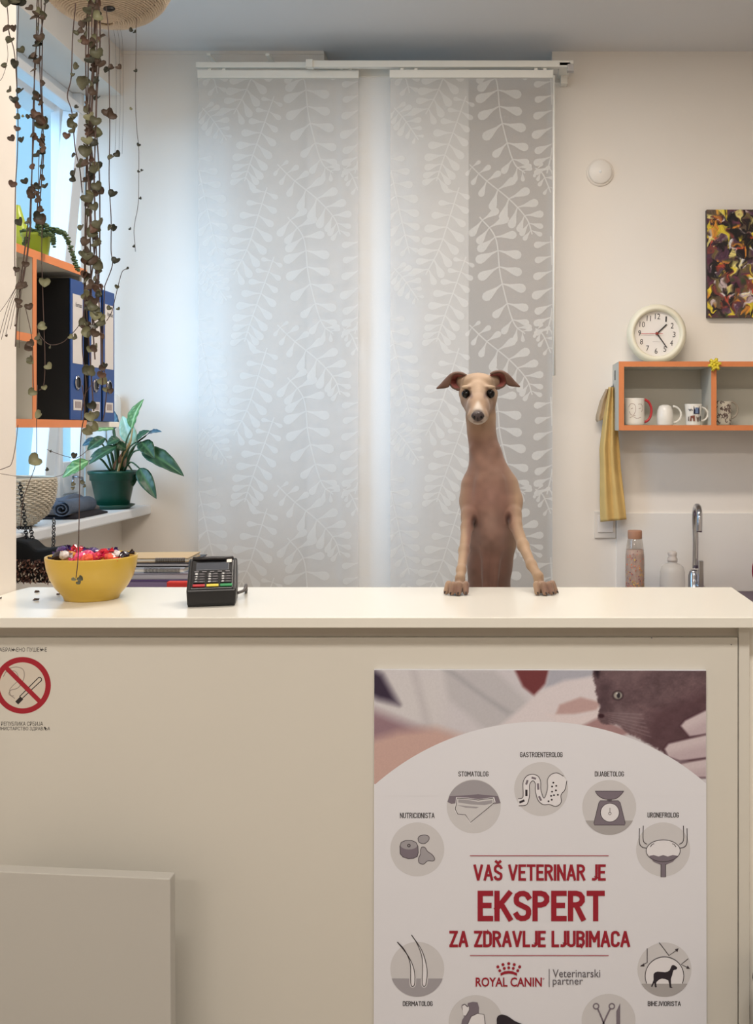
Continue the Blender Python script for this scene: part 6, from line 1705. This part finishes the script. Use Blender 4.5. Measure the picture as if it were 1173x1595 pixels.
M_coat.node_tree.nodes['Principled BSDF'].inputs['Sheen Weight'].default_value = .15
me.materials.append(M_coat)
bo_ = bpy.data.objects.new('body', me); COL.objects.link(bo_); bo_.parent = dog
sm_ = bo_.modifiers.new('smooth', 'SMOOTH'); sm_.factor = .5; sm_.iterations = 2
# eyes, nose, claws, ears
M_eye = mat('eye_dark', (8, 6, 6), .12, spec=.35)
for ex in (726.4, 763.8):
    MB().ball(tuple(P(ex, 613.6, 2.0530)), (.0092, .0088, .0088), 24, 16).build('eye', M_eye, dog, smooth=True)
M_nose = mat('nose_leather', (62, 50, 50), .4, bump=.4, bscale=700)
nb = MB(); nc = P(744.3, 648.3, 1.9735)
nb.ball(tuple(nc), (.0128, .0092, .0102), 28, 18)
out = []
for v in nb.v:
    u = Vector(v) - nc
    if u.z < 0: u.x *= 1 - .28 * (-u.z / .0098)
    out.append(tuple(nc + u))
nb.v = out
no = nb.build('nose', M_nose, dog, smooth=True)
for s_ in (-1, 1):
    MB().ball(tuple(nc + Vector((s_ * .0064, -.0068, -.0020))), (.0028, .0022, .0030), 12, 8).build('nostril', M_eye, no, smooth=True)
MB().box(nc.x - .0004, nc.x + .0004, nc.y - .0092, nc.y - .004, nc.z - .0095, nc.z - .002).build('nose_groove', M_eye, no)
for tp_, hd2 in TOES:
    h2 = hd2.normalized()
    MB().tube([tp_ + h2 * .0030 + Vector((0, 0, .0012)), tp_ + h2 * .0072 + Vector((0, 0, -.0002)), tp_ + h2 * .0084 + Vector((0, 0, -.0034))], [.0015, .0013, .0005], 7).build('claw', mat('claw_dark', (46, 34, 32), .35), dog, smooth=True)
M_ein = mat('ear_inner_pink', (150, 88, 82), .7, var=.15, vscale=90); M_eout = mat('ear_leather_brown', (98, 72, 60), .7, var=.08, vscale=60)
M_erim = mat('ear_edge', (104, 62, 54), .7)
def ear(mx):
    X_ = (lambda v: v) if mx is None else mx
    e = None
    # cupped inner surface: rings from the outline into the hollow
    outline = [(726, 586), (719, 583), (711, 582.5), (704, 586), (700, 592), (701, 599), (706, 604), (713, 606.5), (719, 605), (724, 598)]
    cxy = (712, 594); rings = []; N = 36
    cl = [(p.x, p.y) for p in spline([Vector((a_, b_, 0)) for a_, b_ in outline + [outline[0]]], 4)][:-1]; n_ = len(cl)
    mb = MB(); lv_ = [(1.0, 2.094), (.8, 2.100), (.55, 2.108), (.3, 2.113), (.08, 2.115)]
    for f, dd in lv_:
        for a_, b_ in cl: mb.v.append(tuple(P(*X_((cxy[0] + (a_ - cxy[0]) * f, cxy[1] + (b_ - cxy[1]) * f)), dd)))
    for r in range(len(lv_) - 1):
        for i in range(n_):
            j = (i + 1) % n_; mb.f.append((r * n_ + i, r * n_ + j, (r + 1) * n_ + j, (r + 1) * n_ + i))
    mb.f.append(tuple((len(lv_) - 1) * n_ + i for i in range(n_)))
    e = mb.build('ear', M_ein, dog, smooth=True, fixn=False, solid=.003)
    # leather flap folding back along the top edge to the tip
    top = [(727, 584, 2.094), (720, 580.5, 2.091), (711, 579.5, 2.089), (703, 582, 2.089), (695, 589, 2.092), (687, 598, 2.098), (680, 605, 2.104)]
    low = [(724, 585.5, 2.090), (717, 583, 2.086), (710, 582.8, 2.084), (704, 586.5, 2.083), (701, 598.5, 2.086), (697, 603.3, 2.09), (680.6, 605.4, 2.103)]
    T1 = spline([Vector(t) for t in top], 5); T2 = spline([Vector(t) for t in low], 5); mb = MB(); m_ = 5
    for a_, b_ in zip(T1, T2):
        for j in range(m_ + 1):
            f = j / m_; p = a_.lerp(b_, f); mb.v.append(tuple(P(*X_((p.x, p.y)), p.z - .005 * math.sin(PI * f))))
    for i in range(len(T1) - 1):
        for j in range(m_):
            k = i * (m_ + 1) + j; mb.f.append((k, k + 1, k + m_ + 2, k + m_ + 1))
    mb.build('ear_flap', M_eout, e, smooth=True, fixn=False, solid=.0022)
    # soft rim closing the lower edge onto the head
    rim = [(701, 598.5, 2.092), (705.5, 604, 2.092), (712, 606.5, 2.090), (719, 606.5, 2.086), (723, 604, 2.084)]
    MB().tube(spline([P(*X_((a_, b_)), c) for a_, b_, c in rim], 5), [.0018] * 10 + [.003] * 11, 8).build('ear_rim', M_eout, e, smooth=True)
ear(None)
ear(lambda p: (745 + (745 - p[0]) * 1.0, p[1] - 2.2 + (p[0] < 700) * -.6))
